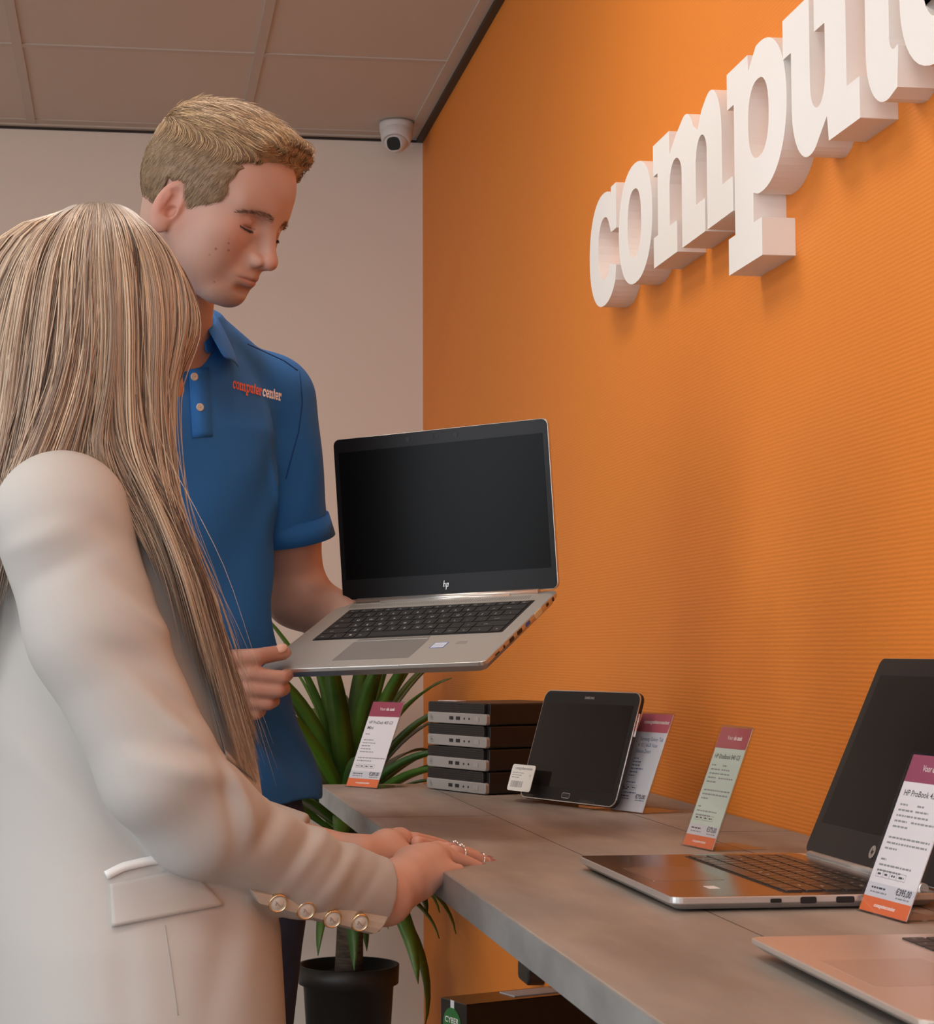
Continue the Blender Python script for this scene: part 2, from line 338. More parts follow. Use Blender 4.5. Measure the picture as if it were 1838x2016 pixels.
SL = [('c', 3.2246, 'leftmost white foam letter c, farthest along the orange wall sign'), ('o', 3.0244, 'round white foam letter o between the c and the m on the orange wall'), ('m', 2.8140, 'wide white foam letter m with slab serifs on the orange wall'), ('p', 2.4465, 'white foam letter p whose stem hangs below the other letters'), ('u', 2.2240, 'white foam letter u between the p and the t on the orange wall'), ('t', 1.9700, 'white foam letter t cut by the top of the picture beside the u'), ('e', 1.8685, 'white foam letter e at the upper right edge of the picture'), ('r', 1.6600, 'white foam letter r, nearest one of the sign on the orange wall')]
for ch, y0, lab in SL:
    lp, adv = glyph(ch); v, f = curve_mesh(lp, .043)
    mb = MB().add([(0, -p[0], p[1]) if False else (p[2], -p[0], p[1]) for p in v], f)
    o = mb.build('sign_letter', m_foam, bevel=.0006, seg=1); o.location = (XW-.0215, y0, 1.706); tag(o, lab, 'sign letter', 'white foam letters on the orange wall')
# ------------------------------------------------------------------ laptops
KROWS = [  # (y0, y1, [(label, width)...]) in key units of .019; widths add up to 14.6 (plus the navigation column)
    (.0905, .1015, [('esc', 1.0)]+[('f%d' % i, 1.0) for i in range(1, 13)]+[('ins', .8), ('del', .8)]),
    (.0720, .0885, [('`', .7)]+[(c, 1) for c in '1234567890-=']+[('bksp', 1.9)]),
    (.0535, .0700, [('tab', 1.3)]+[(c, 1) for c in 'QWERTYUIOP[]']+[('\\', 1.3)]),
    (.0350, .0515, [('caps', 1.6)]+[(c, 1) for c in "ASDFGHJKL;'"]+[('enter', 2.0)]),
    (.0165, .0330, [('shift', 2.1)]+[(c, 1) for c in 'ZXCVBNM,./']+[('shift', 2.5)]),
    (-.002, .0145, [('ctrl', 1.2), ('fn', 1), ('win', 1), ('alt', 1), ('', 5.0), ('alt', 1), ('ctrl', 1), ('<', .9), ('^', 1.6), ('>', .9)])]
def keyboard(parent, x0, x1, y0, z, scale_y=1.0, m_k=None, well=None, legends=True):
    kb = MB().prism(rrect(x0-.003, x1+.003, y0-.005, y0+.1045*scale_y, .002), z, z+.0002).build('keyboard', well or m_port, parent)
    for a, b_, ks in KROWS:
        tot = sum(w for _, w in ks); k = (x1-x0)/tot; x = x0
        for lab, w in ks:
            kk = MB().prism(rrect(x+.0009, x+w*k-.0009, y0+a*scale_y+.0002, y0+b_*scale_y, .0015, 2), z+.0002, z+.0013)
            if legends and lab:
                if lab == 'win':
                    cx = x+w*k/2; cy_ = y0+a*scale_y+.008
                    for dx in (-.0016, .0002):
                        for dy in (-.0016, .0002): kk.box(cx+dx, cx+dx+.0014, cy_+dy, cy_+dy+.0014, z+.0013, z+.00135, 1)
                else:
                    big = len(lab) == 1
                    kk.text(lab, .0058 if big else .0036, Matrix.Translation((x+w*k*(.42 if big else .25), y0+a*scale_y+(b_-a)*(.28 if big else .35), z+.00136)), 1)
            kk.build('key', [m_k or m_key, m_legend], kb); x += w*k
    return kb
def swoosh_logo(mb, M, h, m=0):
    """two slanted letters drawn with four bars"""
    for x, z0, z1 in ((0, 0, 1.0), (.30, 0, .60), (.60, -.42, .60), (.90, .0, .60)):
        s = .26
        q = [(x+z0*s, z0), (x+.12+z0*s, z0), (x+.12+z1*s, z1), (x+z1*s, z1)]
        mb.prism([(a*h*.9, b_*h) for a, b_ in q], 0, .0002, m)
    for x in (.0, .6):
        q = [(x+.12+.52*.26, .50), (x+.30+.52*.26, .50), (x+.42+.6*.26-.04, .60), (x+.12+.6*.26, .60)]
        mb.prism([(a*h*.9, b_*h) for a, b_ in q], 0, .0002, m)
    q = [(.72, 0), (.92, 0), (.92, .1), (.74, .1)]
    mb.prism([(a*h*.9, b_*h) for a, b_ in q], 0, .0002, m)
    for v in range(len(mb.v)): pass
    return mb
def on(mb, M, fn):
    t = MB(); fn(t); t.xf(M); mb.add(t.v, t.f, 0); mb.m[-len(t.m):] = t.m; return mb
def laptop(name, label, Wd, D, th, Hs, ang, deck, shell, kb, pad, M, cat='laptop', logo='bars', deck_th=.004, ports=None, scr=None, bez=None, margins=(.006, .006, .012, .030), kmat=None, legends=True, lid=.006, kbwell=None):
    r = empty(name, label=label, cat=cat); r.matrix_world = M
    bs = MB()
    # wedge shaped base: thin front lip, full depth towards the hinge
    o = rrect(-Wd/2, Wd/2, 0, D, .010, 5)
    n = len(o)
    ins = [(x*(1-.012/abs(Wd/2)) if True else x, y) for x, y in o]
    def ring(sx, f, z): return [(x*sx, D/2+(y-D/2)*f+(0 if f == 1 else 0), z(y)) for x, y in o]
    rings = [ring(1, 1, lambda y: 0), ring(1, 1, lambda y: -deck_th), ring(.955, .94, lambda y: -th), ring(.90, .88, lambda y: -th-.0002)]
    v = [p for rg in rings for p in rg]; f = [tuple(range(n))]
    for k in range(3):
        for i in range(n): j = (i+1) % n; f.append((k*n+j, k*n+i, (k+1)*n+i, (k+1)*n+j))
    f.append(tuple(range(3*n, 4*n))[::-1]); bs.add(v, f)
    bs.build('base', shell if deck is None else [shell], r, bevel=.0006, angle=.5)
    MB().prism(rrect(-Wd/2+.0012, Wd/2-.0012, .0012, D-.010, .009), 0, .0003).build('palm_rest', deck or shell, r)
    for x in (-Wd*.38, Wd*.38):
        for y in (D*.15, D*.85): MB().cyl((x, y, -th-.0012), .006, .0012).build('foot', m_dark, r)
    keyboard(r, kb[0], kb[1], kb[2], .0003, kb[3], kmat, kbwell, legends)
    tp = MB().prism(rrect(pad[0], pad[1], pad[2], pad[3], .002), .0003, .0005); tpo = tp.build('touchpad', pad[4], r)
    if len(pad) > 5:
        for a, b_ in ((pad[0]+.003, (pad[0]+pad[1])/2-.0005), ((pad[0]+pad[1])/2+.0005, pad[1]-.003)):
            MB().box(a, b_, pad[3]+.001, pad[3]+.0085, .0003, .0009).build('button', pad[4], r, bevel=.0003)
    # hinge bar
    MB().cyl((-Wd*.42, D-.004, .001), .0042, Wd*.84, (1, 0, 0), n=14).build('hinge', shell, r)
    # lid
    L = Matrix.Translation((0, D, .002))@Matrix.Rotation(ang-PI/2, 4, 'X')     # local: x right, z up along the lid, -y faces the user
    ld = MB().prism(rrect(-Wd/2, Wd/2, 0, Hs, .009), -.0, lid, ax='y').build('lid', shell, r, L, bevel=.001)
    bz = MB().prism(rrect(-Wd/2+.0008, Wd/2-.0008, .0008, Hs-.0008, .0085), -.0006, 0, ax='y').build('bezel', bez or m_bezel, ld)
    a, c, tp_, bt = margins
    MB().prism(rrect(-Wd/2+a, Wd/2-c, bt, Hs-tp_, .001, 2), -.0009, -.0006, ax='y').build('screen', scr or m_screen, ld)
    LM = Matrix.Translation((0, -.0010, 0))@Matrix.Rotation(PI/2, 4, 'X')
    lg = MB()
    if logo == 'bars':
        on(lg, LM@Matrix.Translation((-.005, bt*.50-.003, 0)), lambda t: swoosh_logo(t, None, .0085))
    elif logo == 'round':
        t = MB().cyl((0, 0, 0), .0066, .0004, n=28); t.xf(LM@Matrix.Translation((0, bt*.5, 0))); lg.add(t.v, t.f, 0)
        t = MB(); swoosh_logo(t, None, .0052); t.xf(LM@Matrix.Translation((-.0028, bt*.5-.0017, .0004))); lg.add(t.v, t.f, 1)
    if logo: lg.build('logo', [m_silver, m_bezel] if logo == 'round' else [m_silver, m_silver], ld)
    cm = MB().cyl((0, -.0007, Hs-tp_*.5), .0017, .0003, (0, -1, 0), n=14).build('webcam', m_port, ld)
    if logo == 'bars':
        for x in (-.045, .028): MB().cyl((x, -.0007, Hs-tp_*.5), .0034, .0003, (0, -1, 0), n=16).build('sensor_window', m_port, ld)
        MB().box(-.016, -.005, -.0010, -.0006, Hs-tp_*.5-.003, Hs-tp_*.5+.003).build('camera_shutter', m_bezel, ld)
    for kind, y, w_, h_, mm in (ports or []):
        MB().prism(rrect(y-w_/2, y+w_/2, -deck_th*.5-h_/2-.0012, -deck_th*.5+h_/2-.0012, min(w_, h_)*.3, 3), Wd/2-.0008, Wd/2+.0005, ax='x').build(kind, mm, r)
    return r
# --- held laptop
Mheld = Matrix.Translation((.2907, 2.3863, 1.1127))@Matrix.Rotation(-.6401, 4, 'Z')@Matrix.Rotation(.4012, 4, 'X')@Matrix.Rotation(-.0377, 4, 'Y')
m_blue = mat('blue_plastic', (.03, .10, .35), .4); m_beige = mat('yellow_label', (.62, .50, .28), .5); m_blue2 = mat('sticker_blue', (.06, .16, .42), .5)
m_deck = mat('brushed_silver', (.50, .48, .445), .42, .55); noise_bump(m_deck, 900, .08, .0003)
m_pad = mat('silver_touchpad', (.40, .385, .365), .38, .7)
held = laptop('laptop', 'open silver laptop with a black screen held up by the man in the blue polo', .326, .2338, .0145, .222, 1.2343, m_deck, m_silver,
    (-.131, .141, .098, .98), (-.0635, .0475, .020, .082, m_pad, 1), Mheld, margins=(.008, .008, .019, .028), deck_th=.005,
    ports=[('card_slot', .034, .012, .0016, m_port), ('audio_jack', .055, .0036, .0036, m_port), ('usb_port', .078, .013, .005, m_port), ('display_port', .103, .014, .005, m_port), ('usb_port', .129, .013, .005, m_blue), ('network_port', .163, .022, .0075, m_beige), ('dock_port', .193, .007, .004, m_port), ('power_jack', .212, .005, .005, m_port)])
gr = MB()
for i in range(78):
    for j in range(4): 
        x = -.140+i*.0035; y = .2085+j*.0028; gr.box(x, x+.0012, y, y+.0016, .0003, .00042)
gr.build('speaker_grille', mat('grille_dark', (.12, .115, .11), .6), held)
MB().cyl((-.098, .2235, .0008), .0022, .196, (1, 0, 0), n=10).build('hinge_cover', mat('light_bar', (.72, .70, .66), .3, .6), held)
st = MB().box(.062, .082, .050, .068, .0003, .0005, 0).box(.0632, .0808, .0512, .0668, .0005, .0006, 1)
st.text('CORE i5', .0036, Matrix.Translation((.0645, .0575, .00062)), 0); st.build('sticker', [m_blue2, mat('sticker_pale', (.62, .68, .80), .4)], held)
MB().box(.094, .108, .060, .069, .0003, .0005).build('sticker', mat('sticker_grey', (.30, .29, .28), .4), held)
MB().box(-.0545, .0445, -.0006, .006, -.0022, .0002).build('opening_lip', mat('light_bar'), held, bevel=.0005)
# --- laptop on the counter facing the aisle
Mpb = Matrix.Translation((.459, 1.800, CZ+.0130))@Matrix.Rotation(-1.567, 4, 'Z')
m_pbdeck = mat('dark_silver_deck', (.34, .31, .29), .16, .95); m_pbpad = mat('dark_silver_pad', (.36, .33, .31), .20, .9)
m_keyb = mat('glossy_key', (.030, .027, .026), .28)
pb = laptop('laptop', 'open laptop with black round-badged screen lying on the grey counter, between two price signs', .343, .2415, .0110, .219, 1.157, m_pbdeck, mat('cool_silver', (.66, .66, .66), .30, .75),
    (-.148, .148, .111, .98), (-.056, .054, .016, .084, m_pbpad), Mpb, logo='round', margins=(.017, .017, .020, .034), deck_th=.0055, kmat=m_keyb,
    ports=[('usb_port', .092, .010, .0036, m_port), ('usb_port', .121, .0145, .0058, m_port), ('display_port', .154, .0165, .0055, m_port), ('video_port', .195, .022, .0085, mat('blue_grey_port', (.10, .11, .15), .4))])
MB().box(.098, .116, .050, .060, .0003, .0005).build('sticker', mat('sticker_white', (.75, .74, .74), .3), pb)
# --- rose-tinted laptop at the lower right
Mro = Matrix.Translation((.4475, 1.228, CZ+.0140))@Matrix.Rotation(-1.588, 4, 'Z')
m_rose = mat('rose_silver', (.58, .48, .43), .33, .55)
ro = laptop('laptop', 'open rose-silver laptop cut off at the lower right, nearest one on the counter', .329, .228, .0085, .215, 1.20, m_rose, mat('rose_shell', (.58, .52, .47), .35, .6),
    (-.140, .140, .108, .98), (-.052, .052, .014, .086, mat('rose_pad', (.50, .40, .35), .34, .5)), Mro, logo=None, margins=(.008, .008, .012, .022), deck_th=.0035, kbwell=m_rose)

# ------------------------------------------------------------------ mini computers
m_mesh = mat('black_grille', (.012, .011, .011), .5)
def mini_pc(dz, dx, lab):
    r = empty('mini_computer', (.4821+dx, 3.1504-dx*.5, CZ+dz), -1.1807, lab, 'computer', 'mini computers stacked on the counter')
    MB().prism(rrect(0.0, .177, 0, .034, .003), .006, .175, ax='y').build('case', m_black2, r, bevel=.001)
    MB().prism(rrect(0, .168, .0165, .034, .004), .0, .006, ax='y').build('upper_panel', m_mesh, r, bevel=.0008)
    g = MB()
    for i in range(40):
        for j in range(4): g.box(.006+i*.004, .008+i*.004, -.0003, .0, .0195+j*.0035, .0212+j*.0035)
    g.build('vent', m_port, r)
    f = MB().prism(rrect(0, .177, 0, .0172, .0045), -.0015, .006, ax='y').build('front_panel', m_silverp, r, bevel=.0012)
    for x in (.074, .094): MB().prism(rrect(x-.0058, x+.0058, .0063, .0118, .0006, 2), -.0020, -.0014, ax='y').build('usb_port', m_port, f)
    for x in (.113, .127): MB().cyl((x, -.0014, .0088), .0018, .0006, (0, -1, 0), n=12).build('audio_jack', m_port, f)
    MB().prism(rrect(.142, .156, .0055, .0125, .001, 3), -.0022, -.0014, ax='y').build('power_button', mat('button_silver', (.40, .38, .36), .4, .25), f)
    t = MB().lathe([(.0046, 0), (.0052, .0003), (.0046, .0006)], n=24); t.xf(Matrix.Translation((.014, -.0013, .0088))@Matrix.Rotation(PI/2, 4, 'X')); 
    lg = MB().add(t.v, t.f, 0); t = MB(); swoosh_logo(t, None, .0038); t.xf(Matrix.Translation((.0122, -.0016, .0076))@Matrix.Rotation(PI/2, 4, 'X')); lg.add(t.v, t.f, 0)
    lg.build('badge', mat('badge_grey', (.24, .225, .215), .4, .3), f)
    for x in (.012, .165):
        for y in (.02, .155): MB().cyl((x, y, -.0015), .006, .0018, n=10).build('foot', m_dark, r)
    return r
for i, (dz, dx, lab) in enumerate(((.0015, 0, 'black and silver mini computer at the bottom of the stack of four'), (.0370, .0004, 'black and silver mini computer second from the bottom of the stack'), (.0725, .0014, 'black and silver mini computer second from the top of the stack'), (.1080, .0016, 'black and silver mini computer on top of the stack of four'))):
    mini_pc(dz, dx, lab)
pcard = MB().box(0, .045, .0, .02, 0, .0006); 
tag(pcard.build('paper_slip', m_paper), 'small pale paper slip lying on top of the stacked mini computers', 'paper slip').matrix_world = Matrix.Translation((.500, 3.150, CZ+.1424))@Matrix.Rotation(-1.0, 4, 'Z')

# ------------------------------------------------------------------ tablet on a clear stand
TA, TL, TZ = -1.1904, .3085, CZ+.0065
MT_ = Matrix.Translation((.6219, 2.7579, TZ))@Matrix.Rotation(TA, 4, 'Z')@Matrix.Rotation(-TL, 4, 'X')
tb_ = empty('tablet', label='black tablet leaning back on a clear stand in front of the stacked computers', cat='tablet'); tb_.matrix_world = MT_
tw2, thh = .240, .1665
MB().prism(rrect(-tw2/2, tw2/2, 0, thh, .014, 8), 0, .0075, ax='y').build('body', m_black, tb_, bevel=.002)
MB().prism(rrect(-tw2/2+.0002, tw2/2-.0002, .0002, thh-.0002, .014, 8), -.0004, .0012, ax='y').build('rim', m_chrome, tb_)
MB().prism(rrect(-tw2/2+.0016, tw2/2-.0016, .0016, thh-.0016, .013, 8), -.0009, -.0004, ax='y').build('front_glass', m_bezel, tb_)
MB().prism(rrect(-tw2/2+.012, tw2/2-.012, .020, thh-.020, .001, 2), -.0011, -.0009, ax='y').build('screen', m_screen2, tb_)
TM = Matrix.Translation((0, -.0011, 0))@Matrix.Rotation(PI/2, 4, 'X')
MB().text('SAMSUNG', .0052, TM@Matrix.Translation((-.002, thh-.0125, 0)), 0, .02, 'C', None).build('maker_name', m_silverp, tb_)
MB().prism(rrect(-.010, .010, .0055, .0135, .003, 4), -.0015, -.0009, ax='y').build('home_button', m_chrome, tb_)
MB().prism(rrect(-.0092, .0092, .0062, .0128, .0025, 4), -.0018, -.0012, ax='y').build('home_button', m_black, tb_)
MB().cyl((-.026, -.0009, thh-.010), .0012, .0004, (0, -1, 0), n=10).build('webcam', m_port, tb_)
MB().box(tw2/2, tw2/2+.0006, .002, .005, thh*.62, thh*.82).build('side_button', m_chrome, tb_)
std = empty('tablet_stand', label='clear acrylic stand with two lips under the black tablet', cat='stand'); std.matrix_world = Matrix.Translation((.6219, 2.7579, CZ))@Matrix.Rotation(TA, 4, 'Z')
MB().box(-.115, .080, -.012, .075, 0, .003).build('base_plate', m_acryl, std)
for x in (-.075, .075):
    MB().prism([(-.016, .003), (-.013, .003), (-.013, .015), (-.016, .015)], x-.017, x+.017, ax='x').build('front_lip', m_acryl, std)
MB().prism([(.0135, .003), (.0175, .003), (.0605, .125), (.0565, .125)], -.07, .07, ax='x').build('back_rest', m_acryl, std)
pl = empty('price_label', label='small white barcode label standing at the lower left corner of the tablet', cat='label')
pl.matrix_world = Matrix.Translation((.6219, 2.7579, CZ+.0165))@Matrix.Rotation(TA, 4, 'Z')@Matrix.Translation((-.099, -.0135, 0))@Matrix.Rotation(-.31, 4, 'X')
MB().prism(rrect(-.033, .028, 0, .040, .004), -.0008, 0, ax='y').build('card', mat('label_white', (.84, .84, .80), .5), pl)
LT = Matrix.Translation((0, -.00085, 0))@Matrix.Rotation(PI/2, 4, 'X')
pr_ = MB(); word(pr_, 'computercenter', .046, LT@Matrix.Translation((-.001, .0325, 0)))
for k, (x, w_) in enumerate(((-.028, .030), (-.028, .024), (-.028, .016))): 
    xx = x
    while xx < x+w_: q = random.uniform(.002, .006); pr_.add([LT@Vector(p) for p in ((xx, .0268-k*.0035, 0), (xx+q, .0268-k*.0035, 0), (xx+q, .0280-k*.0035, 0), (xx, .0280-k*.0035, 0))], [(0, 1, 2, 3)]); xx += q+.0012
x = -.027
while x < .004: q = random.choice((.0005, .0009, .0014)); pr_.add([LT@Vector(p) for p in ((x, .0055, 0), (x+q, .0055, 0), (x+q, .0150, 0), (x, .0150, 0))], [(0, 1, 2, 3)]); x += q+random.choice((.0006, .001))
pr_.text('75', .005, LT@Matrix.Translation((.017, .022, 0)), 0)
pr_.build('print', m_inkg, pl)

# ------------------------------------------------------------------ price signs
def greek(mb, LM, x0, x1, z, h, m):
    x = x0
    while x < x1-.001:
        q = min(random.uniform(.0025, .0075), x1-x); mb.add([LM@Vector(p) for p in ((x, z, 0), (x+q, z, 0), (x+q, z+h, 0), (x, z+h, 0))], [(0, 1, 2, 3)], m); x += q+.0011
def price_sign(loc, yaw, lean, w, h, label, head, title, price, footer, lines, head_m, tint, boxes=4, big_head=False, ink=None, foot=.07, tx=0.0):
    r = empty('price_sign', label=label, cat='price sign', group='clear price signs on the counter')
    r.matrix_world = Matrix.Translation((loc[0], loc[1], CZ))@Matrix.Rotation(yaw, 4, 'Z')
    sl = math.tan(lean)
    R = Matrix.Translation((0, 0, .0005))@Matrix.Rotation(-lean, 4, 'X')
    MB().prism(rrect(-w/2, w/2, 0, h, .0025, 3), .0, .0014, ax='y').build('front_panel', m_acryl, r, R)
    MB().prism(rrect(-w/2, w/2, 0, h, .0025, 3), .0026, .0040, ax='y').build('back_panel', m_acryl, r, R)
    MB().box(-w/2, w/2, .001, foot, 0, .0016).build('foot', m_acryl, r)
    c = MB(); i_ = .0022; y = .0016
    def rect(x0, x1, z0, z1, m, yy=y): c.add([(x0, yy, z0), (x1, yy, z0), (x1, yy, z1), (x0, yy, z1)], [(0, 1, 2, 3)], m)
    c.box(-w/2+i_, w/2-i_, y, .0024, i_, h-i_, 0)
    hz = h*.815 if not big_head else h*.80
    LMx = Matrix.Translation((0, y-.00004, 0))@Matrix.Rotation(PI/2, 4, 'X')
    rect(-w/2+i_, w/2-i_, hz, h-i_, 1, y-.00002)
    if footer: rect(-w/2+i_, w/2-i_, i_, h*.105, 2, y-.00002); word(c, 'computercenter', w*.42, LMx@Matrix.Translation((0, h*.050, 0)), 3)
    if big_head: word(c, 'computercenter', w*.76, LMx@Matrix.Translation((.004, (hz+h)/2-.002, 0)), 3)
    else:
        v1 = text_geo('Voor')[0][:, 0].max(); v2 = text_geo('de zaak', .03)[0][:, 0].max(); k = w*.46/(v1+v2+.28)
        c.text('Voor', k*1.15, LMx@Matrix.Translation((-w*.23+.003, (hz+h)/2-.003, 0)), 3, 0, 'L', v1*k); c.text('de zaak', k*1.15, LMx@Matrix.Translation((-w*.23+.003+(v1+.28)*k, (hz+h)/2-.003, 0)), 3, .03, 'L', v2*k)
    zt = hz-h*.085
    for t, frac in title:
        c.text(t, h*.052, LMx@Matrix.Translation((-w/2+w*(.11+tx), zt, 0)), 5 if ink else 4, .012, 'L', w*frac); zt -= h*.062
    zt = min(zt, hz-h*.12)
    for row in lines:
        if row:
            for x0, x1 in row: greek(c, LMx, -w/2+w*(x0+tx), -w/2+w*(x1+tx), zt, h*.0115, 5)
        zt -= h*.034
    zb = h*.225
    bx = -w/2+w*.12
    for k in range(boxes):
        bw = w*(.125 if k < boxes-1 else .17); t_ = .0003
        for a in ((bx, bx+bw, zb, zb+t_), (bx, bx+bw, zb+h*.04, zb+h*.04+t_), (bx, bx+t_, zb, zb+h*.04), (bx+bw-t_, bx+bw, zb, zb+h*.04)): c.add([LMx@Vector(p) for p in ((a[0], a[2], 0), (a[1], a[2], 0), (a[1], a[3], 0), (a[0], a[3], 0))], [(0, 1, 2, 3)], 4)
        greek(c, LMx, bx+bw*.2, bx+bw*.8, zb+h*.014, h*.012, 4); bx += bw+w*.012
    rect(-w/2+i_, w/2-i_, h*.105 if footer else i_, h*.19, 6, y-.00001)
    greek(c, LMx, -w/2+w*.12, -w/2+w*.42, h*.155, h*.011, 4); greek(c, LMx, -w/2+w*.12, -w/2+w*.45, h*.13, h*.009, 5)
    c.text(price, h*.055, LMx@Matrix.Translation((w/2-w*.09, h*.145, 0)), 4, .03, 'R', w*.30); greek(c, LMx, w*.14, w*.40, h*.122, h*.009, 5)
    c.build('insert_card', [tint, head_m, m_orangep, m_whitep, m_ink, ink or m_inkg, mat('pale_grey_band', (.66, .66, .72), .5)], r, R)
    return r
L5 = [[(.11, .24)], [], [(.11, .42)], [(.11, .50)], [(.11, .37)], [(.11, .41)], [(.11, .52)], [], [(.11, .95)], [(.11, .55)]]
L2 = [[(.11, .26), (.45, .58)], [(.11, .40), (.45, .70)], [(.11, .44), (.46, .74)], [(.11, .36), (.44, .88)], [(.11, .42)], [], [(.11, .92)], [(.11, .90)], [(.11, .35)], [], [(.11, .22)], [(.11, .75)], [(.11, .58)]]
L3 = [[(.11, .25)], [(.11, .38)], [(.11, .36)], [(.11, .48)], [(.11, .36)], [(.11, .28)], [], [(.11, .40)], [], [(.11, .22)], [(.11, .50)]]
m_pt = mat('card_white', (.84, .80, .84), .5); m_pg = mat('card_greenish', (.62, .74, .66), .5); m_pb_ = mat('card_bluish', (.72, .75, .82), .5)
price_sign((.3756, 3.1814), -.9457, .4233, .0785, .1545, 'clear price sign with a dark red header at the far left end of the counter', '', [('HP ProDesk 400 G3', .72), ('Mini', .18)], '\u20ac289,00', True, L5, m_maroon, m_pt)
price_sign((.6835, 2.6510), -1.2169, .387, .078, .1480, 'clear price sign with a pink header standing right beside the black tablet', '', [('Samsung Galaxy Tab', .70), ('4 10.1 16GB Value', .58), ('Edition Zwart', .44)], '\u20ac75,00', False, L3, mat('pink_print', (.55, .13, .18), .5), m_pb_, 3, True, mat('blue_ink', (.10, .16, .30), .5), tx=.10)
price_sign((.6357, 2.1527), -1.3833, .3753, .0755, .1475, 'clear price sign with a pale green card behind the dark laptop', '', [('HP EliteBook 840 G5', .78)], '\u20ac375,00', True, L2, mat('red_print', (.45, .09, .11), .5), m_pg)
price_sign((.6250, 1.5810), -1.4706, .3932, .0870, .1465, 'clear price sign with a plum header in front of the dark laptop screen', '', [('HP ProBook 430 G5', .80)], '\u20ac395,00', True, L2, mat('plum_print', (.33, .07, .13), .5), m_pt, foot=.04)

# ------------------------------------------------------------------ ceiling camera
sc = empty('security_camera', (.722, 5.27, ZT), label='white security camera with a black eye on the ceiling by the corner', cat='security camera')
ax = Vector((-.12, -.42, -1)).normalized()
MB().lathe([(.001, -.0), (.047, 0), (.048, -.006), (.047, -.022), (.045, -.030)], n=36).build('mounting_ring', m_cam, sc)
MB().lathe([(.0445, 0), (.0445, .012), (.040, .034), (.034, .037), (.033, .030), (.036, .006)], (0, -.004, -.026), n=36, axis=tuple(ax)).build('housing', m_cam, sc)
a2 = Vector((-.36, -.80, -.52)).normalized(); cc = Vector((-.003, -.014, -.054))
MB().lathe([(max(.0005, .034*math.sin(t)), -.034*math.cos(t)) for t in [PI*i/20*.80 for i in range(21)]]+[(.019, .0262)], tuple(cc), n=36, axis=tuple(a2)).build('eyeball', m_cam, sc)
ey = MB().prism(rrect(-.0190, .0190, -.0190, .0190, .014, 6), .023, .0285, ax='z'); q = a2.to_track_quat('Z', 'Y').to_matrix().to_4x4(); ey.xf(Matrix.Translation(cc)@q)
ey.build('lens_cover', m_black, sc, bevel=.0015)

# ------------------------------------------------------------------ under the counter
bxd = empty('cardboard_box', (.479, 3.00, 0), math.atan2(-.07, .028), 'black box with a green round sticker standing under the counter', 'box')
bw = math.hypot(.028, .07)
m_bbox = mat('black_gloss_box', (.012, .010, .009), .22)
MB().box(0, bw, 0, .345, 0, .60).build('carton', m_bbox, bxd, bevel=.0015)
stk = MB().cyl((bw*.46, 0, .563), .026, .0006, (0, -1, 0), n=36, smooth=False)
stk.box(bw*.40, bw*.54, -.0004, 0, .585, .6005, 1)
BT = Matrix.Translation((0, -.0008, 0))@Matrix.Rotation(PI/2, 4, 'X')
stk.text('CYBER', .0125, BT@Matrix.Translation((bw*.46, .566, 0)), 2, .02, 'C', .040).text('MONTH', .0125, BT@Matrix.Translation((bw*.46, .5515, 0)), 2, .02, 'C', .042)
stk.build('sticker', [mat('green_print', (.02, .17, .035), .5), m_paper, m_whitep], bxd)
MB().box(.012, .055, .10, .19, .60, .6012).build('address_label', m_paper, bxd)
so = empty('power_socket', tuple(P(1062, 1913, XW-.0, 0)), label='black power plug on the orange wall just under the counter', cat='plug')
MB().prism(rrect(-.05, .05, -.020, .020, .012), -.035, 0, ax='x').build('plug', m_black, so, bevel=.004)

# ------------------------------------------------------------------ potted plant
px_, py_ = P(686, 1700, 4.85)[0], 4.85
pt = empty('potted_plant', (px_, py_, 0), label='tall green plant with strap leaves in a black pot, behind the counter end', cat='plant')
zr = P(686, 1915, 4.72)[2]
MB().lathe([(.001, 0), (.085, 0), (.092, .01), (.112, zr-.05), (.124, zr-.045), (.126, zr), (.118, zr), (.113, zr-.03), (.001, zr-.035)], n=40).build('pot', m_pot, pt)
MB().lathe([(.001, zr-.026), (.10, zr-.028), (.114, zr-.032)], n=30).build('soil', m_soil, pt)
m_trunk = mat('trunk_bark', (.09, .06, .04), .85); noise_color(m_trunk, (.06, .04, .028), (.15, .11, .075), 20, (1, 1, 6)); noise_bump(m_trunk, 40, .6, .004, (1, 1, 8))
MB().tube([(0, 0, zr-.05), (.004, 0, .45), (-.003, .004, .62), (.003, 0, .80)], [.036, .033, .031, .026], n=16).build('trunk', m_trunk, pt)
m_leaf = mat('leaf_green', (.05, .13, .02), .36); noise_color(m_leaf, (.028, .085, .016), (.085, .175, .022), 5)
m_leaf2 = mat('leaf_bright', (.10, .22, .02), .36)
